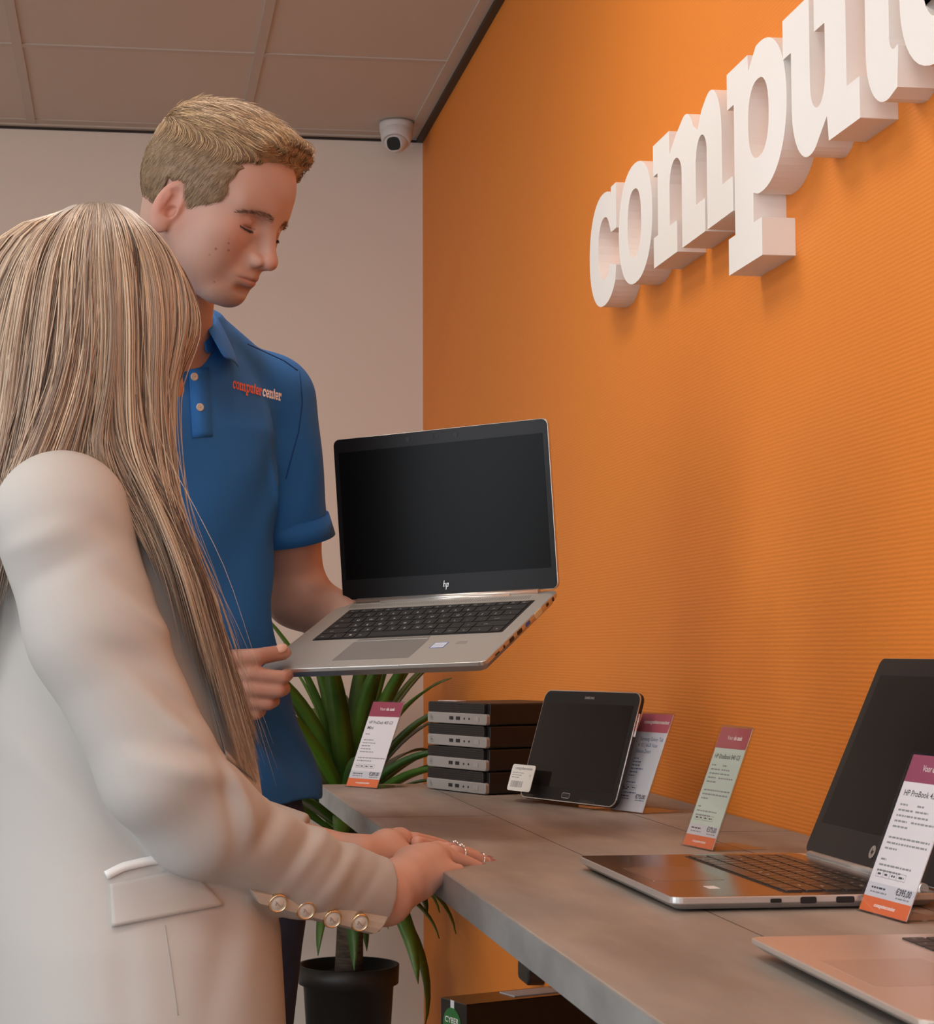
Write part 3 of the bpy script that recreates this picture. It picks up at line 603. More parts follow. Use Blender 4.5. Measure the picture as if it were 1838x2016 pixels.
def leaf(mb, base, az, el, L, w, droop, tw=0.0, n=14):
    """strap leaf, folded along its midrib, thick enough to be solid"""
    p = np.array(base, float); a = el; pts = []; 
    for i in range(n+1):
        t = i/n; pts.append(p.copy()); d = np.array([math.cos(az)*math.cos(a), math.sin(az)*math.cos(a), math.sin(a)]); p = p+d*L/n; a -= droop/n*(0.4+1.4*t)
    v = []; sd = np.array([-math.sin(az), math.cos(az), 0])
    for i, q in enumerate(pts):
        t = i/n; ww = w/2*min(1, .45+t*2.2)*(1-t**3.2)**.8+.0006
        dd = pts[min(i+1, n)]-pts[max(i-1, 0)]; dd /= np.linalg.norm(dd); up = np.cross(sd, dd)*-1
        s2 = sd*math.cos(tw*t)+up*math.sin(tw*t); u2 = np.cross(dd, s2)
        v += [q+s2*ww+u2*ww*.30, q-u2*.0015, q-s2*ww+u2*ww*.30, q+u2*.0010]
    f = []
    for i in range(n):
        for k in range(4): f.append((i*4+k, i*4+(k+1) % 4, i*4+4+(k+1) % 4, i*4+4+k))
    f += [(3, 2, 1, 0), (n*4, n*4+1, n*4+2, n*4+3)]
    mb.add(v, f, 0, True)
NL = 96
for i in range(NL):
    t = i/NL; az = i*2.39996+.4; zb = .56+.27*t+random.uniform(-.01, .01)
    el = -.15+1.45*t+random.uniform(-.2, .2); L = random.uniform(.40, .56)
    droop = random.uniform(.9, 1.7)*(1-t*.72)+.12
    zc_ = math.sin(az)
    if abs(py_+math.sin(az)*L*.9) > 0 and py_+math.sin(az)*L > YW-.03: L = max(.22, min(L, (YW-.04-py_)/max(.2, math.sin(az))*.98))
    if px_+math.cos(az)*L*math.cos(max(-.3, el-droop*.4)) > XW-.02: L = max(.20, (XW-.03-px_)/max(.25, math.cos(az)*math.cos(max(-.3, el-droop*.4))))
    lf = MB(); leaf(lf, (.024*math.cos(az), .024*math.sin(az), zb), az, el, L, random.uniform(.040, .058), droop, random.uniform(-.5, .5))
    lf.build('leaf', m_leaf2 if i % 9 == 4 else m_leaf, pt)
# ------------------------------------------------------------------ organic surfaces: blended solids polygonised on a sparse grid
def V3(*a): return np.array(a, float)
def ell(p, c, r, B=None):
    q = p-np.asarray(c, float)
    if B is not None: q = q@np.asarray(B).T
    r = np.asarray(r, float); k0 = np.sqrt(((q/r)**2).sum(1))+1e-9; k1 = np.sqrt(((q/r**2)**2).sum(1))+1e-9
    return k0*(k0-1)/k1
def cap(p, a, b, ra, rb=None):
    a = np.asarray(a, float); b = np.asarray(b, float); rb = ra if rb is None else rb; ba = b-a; pa = p-a
    h = np.clip(pa@ba/(ba@ba), 0, 1); return np.sqrt(((pa-h[:, None]*ba)**2).sum(1))-(ra+(rb-ra)*h)
def smin(a, b, k):
    h = np.clip(.5+.5*(b-a)/k, 0, 1); return b+(a-b)*h-k*h*(1-h)
def ssub(a, b, k): return -smin(-a, b, k)
def chain(p, pts, rs, k=.004):
    d = cap(p, pts[0], pts[1], rs[0], rs[1])
    for i in range(1, len(pts)-1): d = np.minimum(d, cap(p, pts[i], pts[i+1], rs[i], rs[i+1]))
    return d
def loft(p, secs, Fb, Lb, n=2.0):
    """rows (z, cx, cy, lateral radius, front radius); Fb, Lb horizontal unit vectors"""
    s = np.array(secs, float); z = p[:, 2]; zc = np.clip(z, s[0, 0], s[-1, 0])
    # smooth interpolation
    cx, cy_, a, b = (np.interp(zc, s[:, 0], s[:, i]) for i in (1, 2, 3, 4))
    x = p[:, 0]-cx; y = p[:, 1]-cy_; l = x*Lb[0]+y*Lb[1]; f = x*Fb[0]+y*Fb[1]
    k0 = (np.abs(l/a)**n+np.abs(f/b)**n)**(1/n)+1e-9; k1 = np.sqrt((l/a**2)**2+(f/b**2)**2)+1e-9
    d = k0*(k0-1)/k1; d = np.clip(d, -np.minimum(a, b), 1e9)
    return np.maximum(d, np.maximum(s[0, 0]-z, z-s[-1, 0]))
def polygonise(fn, lo, hi, h, smooth=1):
    lo = np.array(lo, float); hi = np.array(hi, float); B = 12
    nb = np.ceil((hi-lo)/(h*B)).astype(int); n = nb*B+1
    g = np.stack(np.meshgrid(*[np.arange(k) for k in nb], indexing='ij'), -1).reshape(-1, 3)
    cen = lo+(g+.5)*B*h; d = fn(cen); act = np.abs(d) < B*h*.87*1.6+.004
    Vv = np.full(n, 1.0, np.float32)
    for (i, j, k), dd in zip(g[~act], d[~act]): Vv[i*B:i*B+B+1, j*B:j*B+B+1, k*B:k*B+B+1] = dd
    loc = np.stack(np.meshgrid(*[np.arange(B+1)]*3, indexing='ij'), -1).reshape(-1, 3)
    ga = g[act]
    for s in range(0, len(ga), 60):
        gg = ga[s:s+60]; idx = gg[:, None, :]*B+loc[None]; q = (lo+idx.reshape(-1, 3)*h)
        vv = fn(q).reshape(len(gg), B+1, B+1, B+1)
        for (i, j, k), w in zip(gg, vv): Vv[i*B:i*B+B+1, j*B:j*B+B+1, k*B:k*B+B+1] = w
    ins = Vv < 0; c = np.zeros(np.array(n)-1, np.uint8)
    for a in (0, 1):
        for b in (0, 1):
            for e in (0, 1): c += ins[a:n[0]-1+a, b:n[1]-1+b, e:n[2]-1+e]
    cells = np.argwhere((c > 0) & (c < 8)); ids = -np.ones(np.array(n)-1, np.int64); ids[tuple(cells.T)] = np.arange(len(cells))
    acc = np.zeros((len(cells), 3)); cnt = np.zeros(len(cells)); cr = np.array([(a, b, e) for a in (0, 1) for b in (0, 1) for e in (0, 1)])
    for a in cr:
        for ax_ in range(3):
            if a[ax_]: continue
            b = a.copy(); b[ax_] = 1; va = Vv[tuple((cells+a).T)]; vb = Vv[tuple((cells+b).T)]; m = (va < 0) != (vb < 0)
            t = np.where(m, va/(va-vb+1e-12), 0); q = a+(b-a)*t[:, None]; acc[m] += q[m]; cnt[m] += 1
    vert = lo+(cells+acc/cnt[:, None])*h; faces = []
    for ax_ in range(3):
        u, w = [(1, 2), (2, 0), (0, 1)][ax_]; sl0 = [slice(1, n[i]-1) for i in range(3)]; sl1 = list(sl0); sl0[ax_] = slice(0, n[ax_]-1); sl1[ax_] = slice(1, n[ax_])
        A = ins[tuple(sl0)]; Bq = ins[tuple(sl1)]; e = np.argwhere(A != Bq); 
        off = np.ones(3, int); off[ax_] = 0; e2 = e+off; flip = A[tuple(e.T)]
        du = np.zeros(3, int); du[u] = 1; dw = np.zeros(3, int); dw[w] = 1
        q = np.stack([ids[tuple((e2-du-dw).T)], ids[tuple((e2-dw).T)], ids[tuple(e2.T)], ids[tuple((e2-du).T)]], 1)
        q[~flip] = q[~flip][:, ::-1]; faces.append(q)
    f = np.concatenate(faces); f = f[(f >= 0).all(1)]
    # relax a little, then project back along the gradient
    for _ in range(smooth):
        s = np.zeros_like(vert); c2 = np.zeros(len(vert))
        for a, b in ((0, 1), (1, 2), (2, 3), (3, 0)):
            np.add.at(s, f[:, a], vert[f[:, b]]); np.add.at(c2, f[:, a], 1); np.add.at(s, f[:, b], vert[f[:, a]]); np.add.at(c2, f[:, b], 1)
        vert = vert*.5+.5*s/np.maximum(c2, 1)[:, None]
    return vert, f
def mesh_obj(name, v, f, mats, parent=None, col=None, smooth=True, M=None):
    me = bpy.data.meshes.new(name); me.vertices.add(len(v)); me.vertices.foreach_set('co', np.asarray(v, np.float32).ravel())
    f = np.asarray(f); k = f.shape[1]; me.loops.add(f.size); me.loops.foreach_set('vertex_index', f.ravel().astype(np.int32))
    me.polygons.add(len(f)); me.polygons.foreach_set('loop_start', np.arange(0, f.size, k, dtype=np.int32)); me.polygons.foreach_set('loop_total', np.full(len(f), k, np.int32))
    me.polygons.foreach_set('use_smooth', np.full(len(f), smooth)); 
    for m in (mats if isinstance(mats, (list, tuple)) else [mats]): me.materials.append(m)
    me.update(calc_edges=True); me.validate()
    if col is not None:
        at = me.color_attributes.new('tone', 'FLOAT_COLOR', 'POINT'); c4 = np.ones((len(v), 4), np.float32); c4[:, :3] = col; at.data.foreach_set('color', c4.ravel())
    o = bpy.data.objects.new(name, me); COL.objects.link(o)
    if parent is not None: o.parent = parent; o.matrix_parent_inverse = parent.matrix_basis.inverted()
    return o
def tone_mat(name, rough, sss=0.0, bump=None, **k):
    m = mat(name, (.5, .5, .5), rough, **k); n, l, b = nodes(m); a = n.new('ShaderNodeAttribute'); a.attribute_name = 'tone'; l.new(a.outputs['Color'], b.inputs['Base Color'])
    if sss: b.inputs['Subsurface Weight'].default_value = sss; b.inputs['Subsurface Radius'].default_value = (1, .35, .2); b.inputs['Subsurface Scale'].default_value = .006
    if bump: noise_bump(m, *bump)
    return m
def strands(paths, r0, sides=3, taper=True):
    """paths (S, N, 3), radius r0 (S,) -> tube mesh"""
    S_, N, _ = paths.shape; t = np.gradient(paths, axis=1); t /= np.linalg.norm(t, axis=2, keepdims=True)+1e-12
    up = np.array([.31, -.9, .28]); a = np.cross(t, up); a /= np.linalg.norm(a, axis=2, keepdims=True)+1e-12; b = np.cross(t, a)
    u = np.linspace(0, 1, N); pr = (1-u**4*.92) if taper else np.ones(N); r = np.asarray(r0)[:, None]*pr[None]
    ang = np.arange(sides)*2*PI/sides
    v = paths[:, :, None, :]+r[:, :, None, None]*(a[:, :, None, :]*np.cos(ang)[None, None, :, None]+b[:, :, None, :]*.6*np.sin(ang)[None, None, :, None])
    idx = np.arange(S_*N*sides).reshape(S_, N, sides); nx = np.roll(idx, -1, 2)
    f = np.stack([idx[:, :-1], nx[:, :-1], nx[:, 1:], idx[:, 1:]], -1).reshape(-1, 4)
    return v.reshape(-1, 3), f
def lerp_path(g, s, N):
    """g (G, K, 3) guides, s (S,) in guide units -> (S, N, 3) smooth paths"""
    i = np.clip(np.floor(s).astype(int), 0, len(g)-2); w = (s-i)[:, None, None]; q = g[i]*(1-w)+g[i+1]*w
    K = q.shape[1]; t = np.linspace(0, K-1, N); k = np.clip(np.floor(t).astype(int), 0, K-2); w = (t-k)[None, :, None]
    p0 = q[:, np.maximum(k-1, 0)]; p1 = q[:, k]; p2 = q[:, k+1]; p3 = q[:, np.minimum(k+2, K-1)]
    return .5*((2*p1)+(-p0+p2)*w+(2*p0-5*p1+4*p2-p3)*w**2+(-p0+3*p1-3*p2+p3)*w**3)

m_skin = tone_mat('skin', .5, .12, (260, .10, .0008)); m_hair_m = tone_mat('short_hair', .55); m_hair_w = tone_mat('long_hair', .36)
m_polo = mat('blue_pique', (.011, .135, .43), .8); noise_bump(m_polo, 700, .35, .0006)
m_polo_band = mat('blue_rib', (.011, .135, .44), .8)
m_jeans = mat('dark_denim', (.022, .025, .048), .85); noise_bump(m_jeans, 500, .3, .0006); noise_color(m_jeans, (.020, .030, .070), (.038, .050, .100), 12)
m_blaz = mat('cream_suiting', (.46, .447, .430), .78); noise_bump(m_blaz, 900, .12, .0004)
m_satin = mat('white_satin', (.78, .79, .78), .35)
m_button = mat('pearl_button', (.62, .57, .50), .3); m_lash = mat('lash', (.035, .02, .014), .6); m_brow = mat('eyebrow', (.20, .115, .065), .8)
m_nail = mat('mauve_nail', (.30, .13, .14), .25); m_nailn = mat('bare_nail', (.62, .36, .28), .35)
m_red = mat('orange_stitch', (.62, .12, .06), .6); m_shoe = mat('dark_shoe', (.02, .018, .016), .5)

# ================================================================== the man
MF, ML = V3(.5, -.866, 0), V3(.866, .5, 0)           # chest faces the camera and to the right
man = empty('person', (.05, 2.58, 0), label='blond man in a blue polo shirt looking down at the silver laptop he holds', cat='person')
psi, pit = math.radians(33), math.radians(25)
HF = V3(math.cos(psi)*math.cos(pit), -math.sin(psi)*math.cos(pit), -math.sin(pit)); HL = V3(math.sin(psi), math.cos(psi), 0); HU = np.cross(HF, HL)
HB = np.stack([HF, HL, HU])                           # head frame: front, left, up
HO = P(415, 409, 2.36); HS = .965
def hl(p): return ((p-HO)@HB.T)/HS
def hw(q): return HO+(np.asarray(q, float)*HS)@HB
def man_head(q):
    """q in head frame: x front, y left, z up; mirrored features"""
    s = q.copy(); s[:, 1] = np.abs(s[:, 1])
    d = ell(q, (-.008, 0, .034), (.098, .077, .088))
    d = smin(d, ell(q, (.030, 0, .040), (.065, .066, .062)), .03)
    d = smin(d, ell(s, (.028, 0, -.030), (.060, .058, .078)), .03)
    d = smin(d, cap(s, (.000, .053, -.040), (.060, .020, -.088), .016, .014), .03)
    d = smin(d, ell(q, (.070, 0, -.090), (.019, .020, .014)), .024)
    d = smin(d, ell(s, (.052, .044, -.018), (.026, .020, .020)), .025)
    d = smin(d, cap(s, (.082, .012, .020), (.070, .045, .022), .011, .009), .018)
    d = ssub(d, ell(s, (.105, .033, .0045), (.024, .020, .0120)), .010)
    d = smin(d, ell(s, (.0722, .0340, .0025), (.0130, .0150, .0115)), .003)
    d = ssub(d, ell(s, (.0850, .034, -.0045), (.006, .0135, .0012)), .0015)
    d = d+.0010*np.exp(-(cap(s, (.0870, .020, .0085), (.0790, .046, .0075), 0)/.0022)**2)
    d = smin(d, cap(q, (.076, 0, .004), (.089, 0, -.038), .0105, .0140), .012)
    d = smin(d, cap(q, (.089, 0, .010), (.1085, 0, -.030), .0075, .0085), .012)
    d = smin(d, ell(q, (.1105, 0, -.0355), (.0105, .0105, .0095)), .008)
    d = smin(d, ell(s, (.084, .012, -.037), (.0110, .0085, .0100)), .010)
    d = smin(d, ell(s, (.0985, .0125, -.0385), (.0115, .0068, .0082)), .0035)
    d = ssub(d, ell(s, (.106, .0058, -.0475), (.0045, .0030, .0030)), .002)
    d = smin(d, ell(q, (.080, 0, -.062), (.017, .026, .017)), .016)
    d = smin(d, cap(s, (.0955, .004, -.0600), (.0800, .022, -.0640), .0048, .0022), .007)
    d = smin(d, cap(s, (.0930, .003, -.0690), (.0790, .019, -.0670), .0054, .0022), .007)
    mw = np.clip(1-(s[:, 1]/.027)**4, 0, 1)*(s[:, 0] > .06); d = d+.0020*mw*np.exp(-((s[:, 2]-(-.0640-.0016*(s[:, 1]/.025)**2))/.0014)**2)
    d = smin(d, ell(s, (.046, .037, -.042), (.031, .024, .036)), .020)
    d = ssub(d, ell(s, (.093, 0, -.0795), (.008, .018, .0045)), .008)
    # ears
    ec = s-np.array([-.008, .079, -.016]); er = np.stack([ec[:, 0]*.97-ec[:, 2]*.17-.15*ec[:, 1], ec[:, 1], ec[:, 2]*.97+ec[:, 0]*.17], 1); er[:, 1] = ec[:, 1]+ec[:, 0]*.45
    e = ell(er, (0, 0, 0), (.0170, .0065, .033)); e = ssub(e, ell(er, (.003, .0065, .006), (.0110, .0068, .0205)), .002)
    e = smin(e, cap(er, (-.004, .002, .012), (-.005, .002, -.012), .0028), .003); e = ssub(e, ell(er, (.007, .004, -.005), (.0065, .0105, .0085)), .002)
    e = smin(e, ell(er, (.004, 0, -.027), (.0095, .0050, .0090)), .006)
    d = smin(d, e, .005)
    return d*HS
def neckline(p):
    d = cap(p, hw((-.034, 0, -.035)), V3(.040, 2.515, 1.50), .050, .058); return d
LS, LE, LW = V3(.190, 2.665, 1.465), V3(.232, 2.728, 1.208), V3(.345, 2.625, 1.138)
RS, RE, RW = V3(-.130, 2.475, 1.465), V3(-.145, 2.400, 1.195), V3(.050, 2.452, 1.082)
def finger_chain(p, pts, r, k=.003): return chain(p, pts, r)
RH = [  # fingers of the right hand, wrapped under the laptop corner; thumb on top
    ([P(440, 1322, 2.452), P(492, 1327, 2.438), P(556, 1334, 2.438), P(566, 1328, 2.462), P(552, 1328, 2.480)], (.0115, .0098, .0090, .0082, .0070)),
    ([P(438, 1348, 2.452), P(490, 1357, 2.440), P(548, 1361, 2.440), P(560, 1356, 2.462), P(548, 1350, 2.480)], (.0115, .0098, .0090, .0082, .0070)),
    ([P(436, 1372, 2.455), P(484, 1382, 2.446), P(528, 1386, 2.446), P(540, 1380, 2.466), P(530, 1372, 2.482)], (.0110, .0092, .0086, .0078, .0066)),
    ([P(434, 1392, 2.460), P(476, 1404, 2.452), P(504, 1406, 2.452), P(514, 1400, 2.468), P(506, 1392, 2.480)], (.0100, .0084, .0078, .0070, .0060))]
TH = ([P(408, 1322, 2.450), P(452, 1299, 2.440), P(506, 1293, 2.440), P(552, 1285, 2.462)], (.016, .0128, .0110, .0100))
LH = [([V3(.375, 2.600, 1.142), V3(.400, 2.570-.0*i, 1.140), V3(.395+.018*i, 2.535-.012*i, 1.136), V3(.400+.02*i, 2.500-.012*i, 1.128)], (.0105, .0095, .0085, .0072)) for i in range(4)]
def man_arms(p):
    dl = cap(p, LS, LE, .050, .041); dl = smin(dl, cap(p, LE, LE*.45+LW*.55, .041, .037), .02); dl = smin(dl, cap(p, LE*.45+LW*.55, LW, .037, .025), .015)
    dl = smin(dl, ell(p, LS*.45+LE*.55+V3(.004, -.01, 0), (.046, .046, .075)), .02)
    dl = smin(dl, cap(p, LW, V3(.385, 2.590, 1.140), .025, .024), .012)
    dl = smin(dl, ell(p, V3(.392, 2.580, 1.140), (.040, .035, .015)), .012)
    for pts, r in LH: dl = smin(dl, chain(p, pts, r), .006)
    dl = smin(dl, chain(p, [V3(.375, 2.60, 1.140), V3(.352, 2.57, 1.136), V3(.345, 2.535, 1.126)], (.013, .011, .009)), .008)
    dr = cap(p, RS, RE, .050, .041); dr = smin(dr, cap(p, RE, RE*.5+RW*.5, .041, .036), .02); dr = smin(dr, cap(p, RE*.5+RW*.5, RW, .036, .026), .015)
    dr = smin(dr, ell(p, P(428, 1352, 2.456), (.030, .016, .038)), .014); dr = smin(dr, cap(p, RW, P(425, 1340, 2.456), .026, .020), .015)
    for pts, r in RH: dr = smin(dr, chain(p, pts, r), .0045)
    dr = smin(dr, chain(p, *TH), .007); dr = smin(dr, ell(p, P(556, 1285, 2.463), (.012, .010, .0085)), .004)
    return np.minimum(dl, dr)
MT_S = [(.90, .075, 2.575, .150, .100), (1.05, .052, 2.57, .140, .095), (1.15, .040, 2.565, .140, .095), (1.28, .033, 2.56, .148, .095), (1.40, .028, 2.56, .160, .095), (1.47, .030, 2.55, .135, .080), (1.52, .040, 2.53, .075, .060)]
def man_legs(p):
    d = cap(p, V3(.150, 2.615, .86), V3(.140, 2.63, .50), .080, .052); d = smin(d, cap(p, V3(.140, 2.63, .50), V3(.125, 2.645, .09), .052, .040), .02)
    d = np.minimum(d, smin(cap(p, V3(.0, 2.53, .86), V3(-.015, 2.535, .50), .080, .052), cap(p, V3(-.015, 2.535, .50), V3(-.02, 2.545, .09), .052, .040), .02)); return d
def man_body(p):
    d = man_head(hl(p)); d = smin(d, neckline(p), .022); d = smin(d, loft(p, MT_S, MF, ML), .03)
    d = smin(d, man_arms(p), .02); return smin(d, man_legs(p), .02)
def skin_tone(v, head=None):
    c = np.tile(np.array([.44, .262, .205]), (len(v), 1)); nz_ = np.sin(v@np.array([90, 60, 70]))*np.sin(v@np.array([-50, 110, 80])); c *= (1+.03*nz_)[:, None]
    return c
def merged(*parts):
    vs_, fs_, n_ = [], [], 0
    for v, f in parts: vs_.append(v); fs_.append(f+n_); n_ += len(v)
    return np.concatenate(vs_), np.concatenate(fs_)
def man_low(p):
    d = smin(man_head(hl(p)), neckline(p), .022) if p[:, 2].max() > 1.44 else np.full(len(p), 1.0)
    d = smin(d, loft(p, MT_S, MF, ML), .03); d = smin(d, man_arms(p), .02); return smin(d, man_legs(p), .02)
vb, fb = merged(polygonise(man_low, (-.22, 2.30, .02), (.50, 2.80, 1.535), .0030, 1), polygonise(lambda p: smin(smin(man_head(hl(p)), neckline(p), .022), loft(p, MT_S, MF, ML), .03), (-.05, 2.20, 1.525), (.22, 2.58, 1.84), .0016, 1))
q = hl(vb); s_ = q.copy(); s_[:, 1] = np.abs(s_[:, 1]); col = skin_tone(vb)
def blend(col, w, c): return col*(1-w[:, None])+np.array(c)[None]*w[:, None]
inh = (q[:, 2] > -.13) & (np.abs(q[:, 1]) < .11) & (np.abs(q[:, 0]) < .14)
lz_ = s_[:, 2]-(-.0640-.0016*(s_[:, 1]/.025)**2); lt_ = np.clip(1-(s_[:, 1]/.024)**2, 0, 1); lip = np.clip((.0042*lt_-lz_)/.0008, 0, 1)*np.clip((lz_+.0078*lt_)/.0008, 0, 1)*(lt_ > .02)*(s_[:, 0] > .06)*inh; col = blend(col, lip*.6, (.42, .16, .13)); crease_shade_ = np.exp(-(lz_/.0009)**2)*np.clip(1-(s_[:, 1]/.027)**4, 0, 1)*(s_[:, 0] > .06)*inh; col = blend(col, crease_shade_*.75, (.20, .075, .055))  # lips tinted; mouth line is crease shade painted into the skin colour
ch = np.exp(-((s_-np.array([.07, .042, -.022]))**2).sum(1)/.00045)*inh; col = blend(col, ch*.30, (.62, .20, .14))
earw = np.exp(-((s_-np.array([-.008, .085, -.016]))**2).sum(1)/.0009)*inh; col = blend(col, earw*.45, (.62, .20, .14))
nosew = np.exp(-((s_-np.array([.115, 0, -.038]))**2).sum(1)/.0003)*inh; col = blend(col, nosew*.3, (.62, .20, .14))
shv = np.clip(1-np.abs(q[:, 2]+.085)/.035, 0, 1)*(q[:, 0] > -.01)*inh*(1-lip); col = blend(col, shv*.20, (.34, .20, .16))
handw = np.exp(-((vb-P(540, 1350, 2.44))**2).sum(1)/.004); col = blend(col, handw*.25, (.58, .22, .15))
for mx_, my_, rr in ((425, 490, .0017), (450, 479, .0014), (450, 493, .0017), (412, 502, .0013), (422, 555, .0013), (485, 312, .0013), (452, 470, .0010)):
    pp = P(mx_, my_, 2.30); dd = pp-np.array([0, 0, ZC]); dd /= np.linalg.norm(dd); rel = vb-np.array([0, 0, ZC]); tt = rel@dd; perp = np.linalg.norm(rel-tt[:, None]*dd, axis=1)
    col = blend(col, np.clip((rr*1.0-perp)/(.0008), 0, 1)*(tt < np.linalg.norm(HO-np.array([0, 0, ZC]))), (.22, .08, .05))
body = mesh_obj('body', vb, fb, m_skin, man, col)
def snap(fn, pts, d, n=60):
    """march points along direction d until they sit on the surface"""
    pts = np.array(pts, float); d = np.asarray(d, float)/np.linalg.norm(d); t = np.zeros(len(pts))
    for _ in range(n): t = np.clip(t+np.clip(fn(pts+d[None]*t[:, None])*.8, -.03, .03), -.4, .6)
    bad = np.abs(fn(pts+d[None]*t[:, None])) > .004
    if bad.any() and (~bad).any(): t[bad] = np.median(t[~bad])
    return pts+d[None]*t[:, None]
def ribbon_on(fn, path, width, d, off=.0006, thick=.0008, side=None):
    """a thin solid band lying on a surface along a path"""
    path = np.array(path, float); t = np.gradient(path, axis=0); t /= np.linalg.norm(t, axis=1, keepdims=True); dn = np.asarray(d, float)/np.linalg.norm(d)
    s = np.cross(t, dn[None]); s /= np.linalg.norm(s, axis=1, keepdims=True); w = np.asarray(width)*np.ones(len(path)); 
    L_ = snap(fn, path+s*w[:, None]/2, dn)-dn*off; R_ = snap(fn, path-s*w[:, None]/2, dn)-dn*off
    v = np.concatenate([L_, R_, L_-dn*thick, R_-dn*thick]); n = len(path); f = []
    for i in range(n-1): f += [(i, i+1, n+i+1, n+i), (2*n+i, 3*n+i, 3*n+i+1, 2*n+i+1), (i, 2*n+i, 2*n+i+1, i+1), (n+i, n+i+1, 3*n+i+1, 3*n+i)]
    f += [(0, n, 3*n, 2*n), (n-1, 3*n-1, 4*n-1, 2*n-1)]
    return v, np.array(f)
def headfn(p): return man_head(hl(p))
# eyebrows and lashes: bundles of fine hairs on the brow
def hair_tufts(name, roots, dirs, lens, rad, m, parent, fn, col=None, lift=.0004, N=4):
    S_ = len(roots); path = np.zeros((S_, N, 3)); path[:, 0] = roots; 
    for i in range(1, N): path[:, i] = path[:, i-1]+dirs*(lens/(N-1))[:, None]
    v, f = strands(path, rad); return mesh_obj(name, v, f, m, parent, col)
for sgn in (-1, 1):
    t = rng.uniform(0, 1, 240); r_ = np.stack([.097-.026*t**1.6, sgn*(.010+.047*t), .0155+.004*np.sin(t*2.2)-.011*t**2+rng.uniform(-.0040, .0040, 240)*(1-.6*t)], 1)
    rw = hw(r_); rw = snap(headfn, rw+HF*.02, -HF)*1.0; dirs = np.tile(HL*sgn*.85+HU*.10-HF*.10, (240, 1))+rng.normal(0, .15, (240, 3)); dirs /= np.linalg.norm(dirs, axis=1, keepdims=True)
    hair_tufts('eyebrow', rw, dirs, rng.uniform(.005, .008, 240), np.full(240, .00017), m_brow, body, headfn)
    t = rng.uniform(.12, 1, 70); r_ = np.stack([.0890-.012*np.abs(t-.30)**1.5*2, sgn*(.021+.028*t), -.0045-.0020*np.sin(t*PI)], 1)
    rw = hw(r_); rw = snap(headfn, rw+HF*.02, -HF); dirs = np.tile(HF*.75-HU*.6, (70, 1))+rng.normal(0, .12, (70, 3)); dirs /= np.linalg.norm(dirs, axis=1, keepdims=True)
    hair_tufts('eyelashes', rw-HF*.0005, dirs, rng.uniform(.004, .006, 70), np.full(70, .00028), m_lash, body, headfn)
# short hair: a close shell plus combed strands
def scalp_mask(q):
    """>0 outside the hair region (metres)"""
    y = np.abs(q[:, 1]); x, z = q[:, 0], q[:, 2]
    front = x-np.interp(z, [0, .045, .062, .075, .10], [.058, .058, .063, .078, .086])+.25*np.clip(.040-y, 0, 1)*0+np.where(z > .062, .35*np.clip(y-.030, 0, 1), 0)
    zl = np.interp(x, [-.06, -.034, -.026, .003, .009, .022, .040, .060], [-.068, -.055, .012, .016, -.026, -.026, -.004, .020]); low = zl-z
    return np.maximum(front, low)
def man_hair(p, extra=0.0):
    q = hl(p); y = np.abs(q[:, 1])
    top = np.clip((q[:, 2]-.055)/.05, 0, 1); top = top*top*(3-2*top)
    fr = np.clip((q[:, 0]+.02)/.10, 0, 1)
    base = ell(q, (-.008, 0, .034), (.098, .077, .088)); base = smin(base, ell(q, (.030, 0, .040), (.065, .066, .062)), .03)
    d = base-(.0035+top*(.008+.007*fr))
    d = smin(d, ell(q, (.074, 0, .096), (.036, .052, .018)), .02)
    d = ssub(d, ell(q*np.array([1, 1, 1]), (-.008, 0, .034), (.080, .060, .070)), .003)
    m_ = scalp_mask(q)
    k = .008*np.sin(q[:, 0]*240+q[:, 2]*90)*np.sin(q[:, 2]*210+q[:, 0]*60)
    d = np.maximum(d, m_*1.0+k*.35) if False else smin_max(d, m_+k*.3, .006)
    return d*HS-extra
def smin_max(a, b, k): return -smin(-a, -b, k)
vh, fh = polygonise(man_hair, HO-.14, HO+.15, .0022, 1)
nzv = np.sin(vh@np.array([310, 190, 260]))*.5+.5
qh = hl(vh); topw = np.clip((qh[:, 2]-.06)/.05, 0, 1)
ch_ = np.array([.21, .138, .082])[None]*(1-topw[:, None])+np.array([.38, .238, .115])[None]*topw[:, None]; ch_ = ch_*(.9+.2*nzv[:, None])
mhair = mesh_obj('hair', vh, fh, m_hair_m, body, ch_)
def hair_field(p, n):
    q = hl(p); top = np.clip((q[:, 2]-.062)/.03, 0, 1)[:, None]
    dtop = HF*1.0-HL*.12+HU*.02; dside = -HU*.75-HF*.35
    d = dtop[None]*top+dside[None]*(1-top); d = d-(d*n).sum(1, keepdims=True)*n; return d/(np.linalg.norm(d, axis=1, keepdims=True)+1e-9)
def grad(fn, p, e=.0008):
    g = np.stack([fn(p+np.eye(3)[i]*e)-fn(p-np.eye(3)[i]*e) for i in range(3)], 1); return g/(np.linalg.norm(g, axis=1, keepdims=True)+1e-9)
sel = rng.choice(len(vh), 20000); r0 = vh[sel]; n0 = grad(man_hair, r0); qq = hl(r0); okk = (n0@HU > -.35) | (np.abs(qq[:, 1]) > .04) | (qq[:, 0] < -.04); okk &= np.linalg.norm(qq-np.array([-.008, 0, .034]), axis=1) > .068; okk &= (qq[:, 0] < .102) & ~((qq[:, 0] > .06) & (n0@HU < -.1))
r0 = r0[okk]; n0 = n0[okk]; qq = hl(r0); tp = np.clip((qq[:, 2]-.062)/.03, 0, 1); Ls = .008+.030*tp*rng.uniform(.6, 1.2, len(r0))*np.clip((.112-qq[:, 0])/.04, .25, 1); N = 6
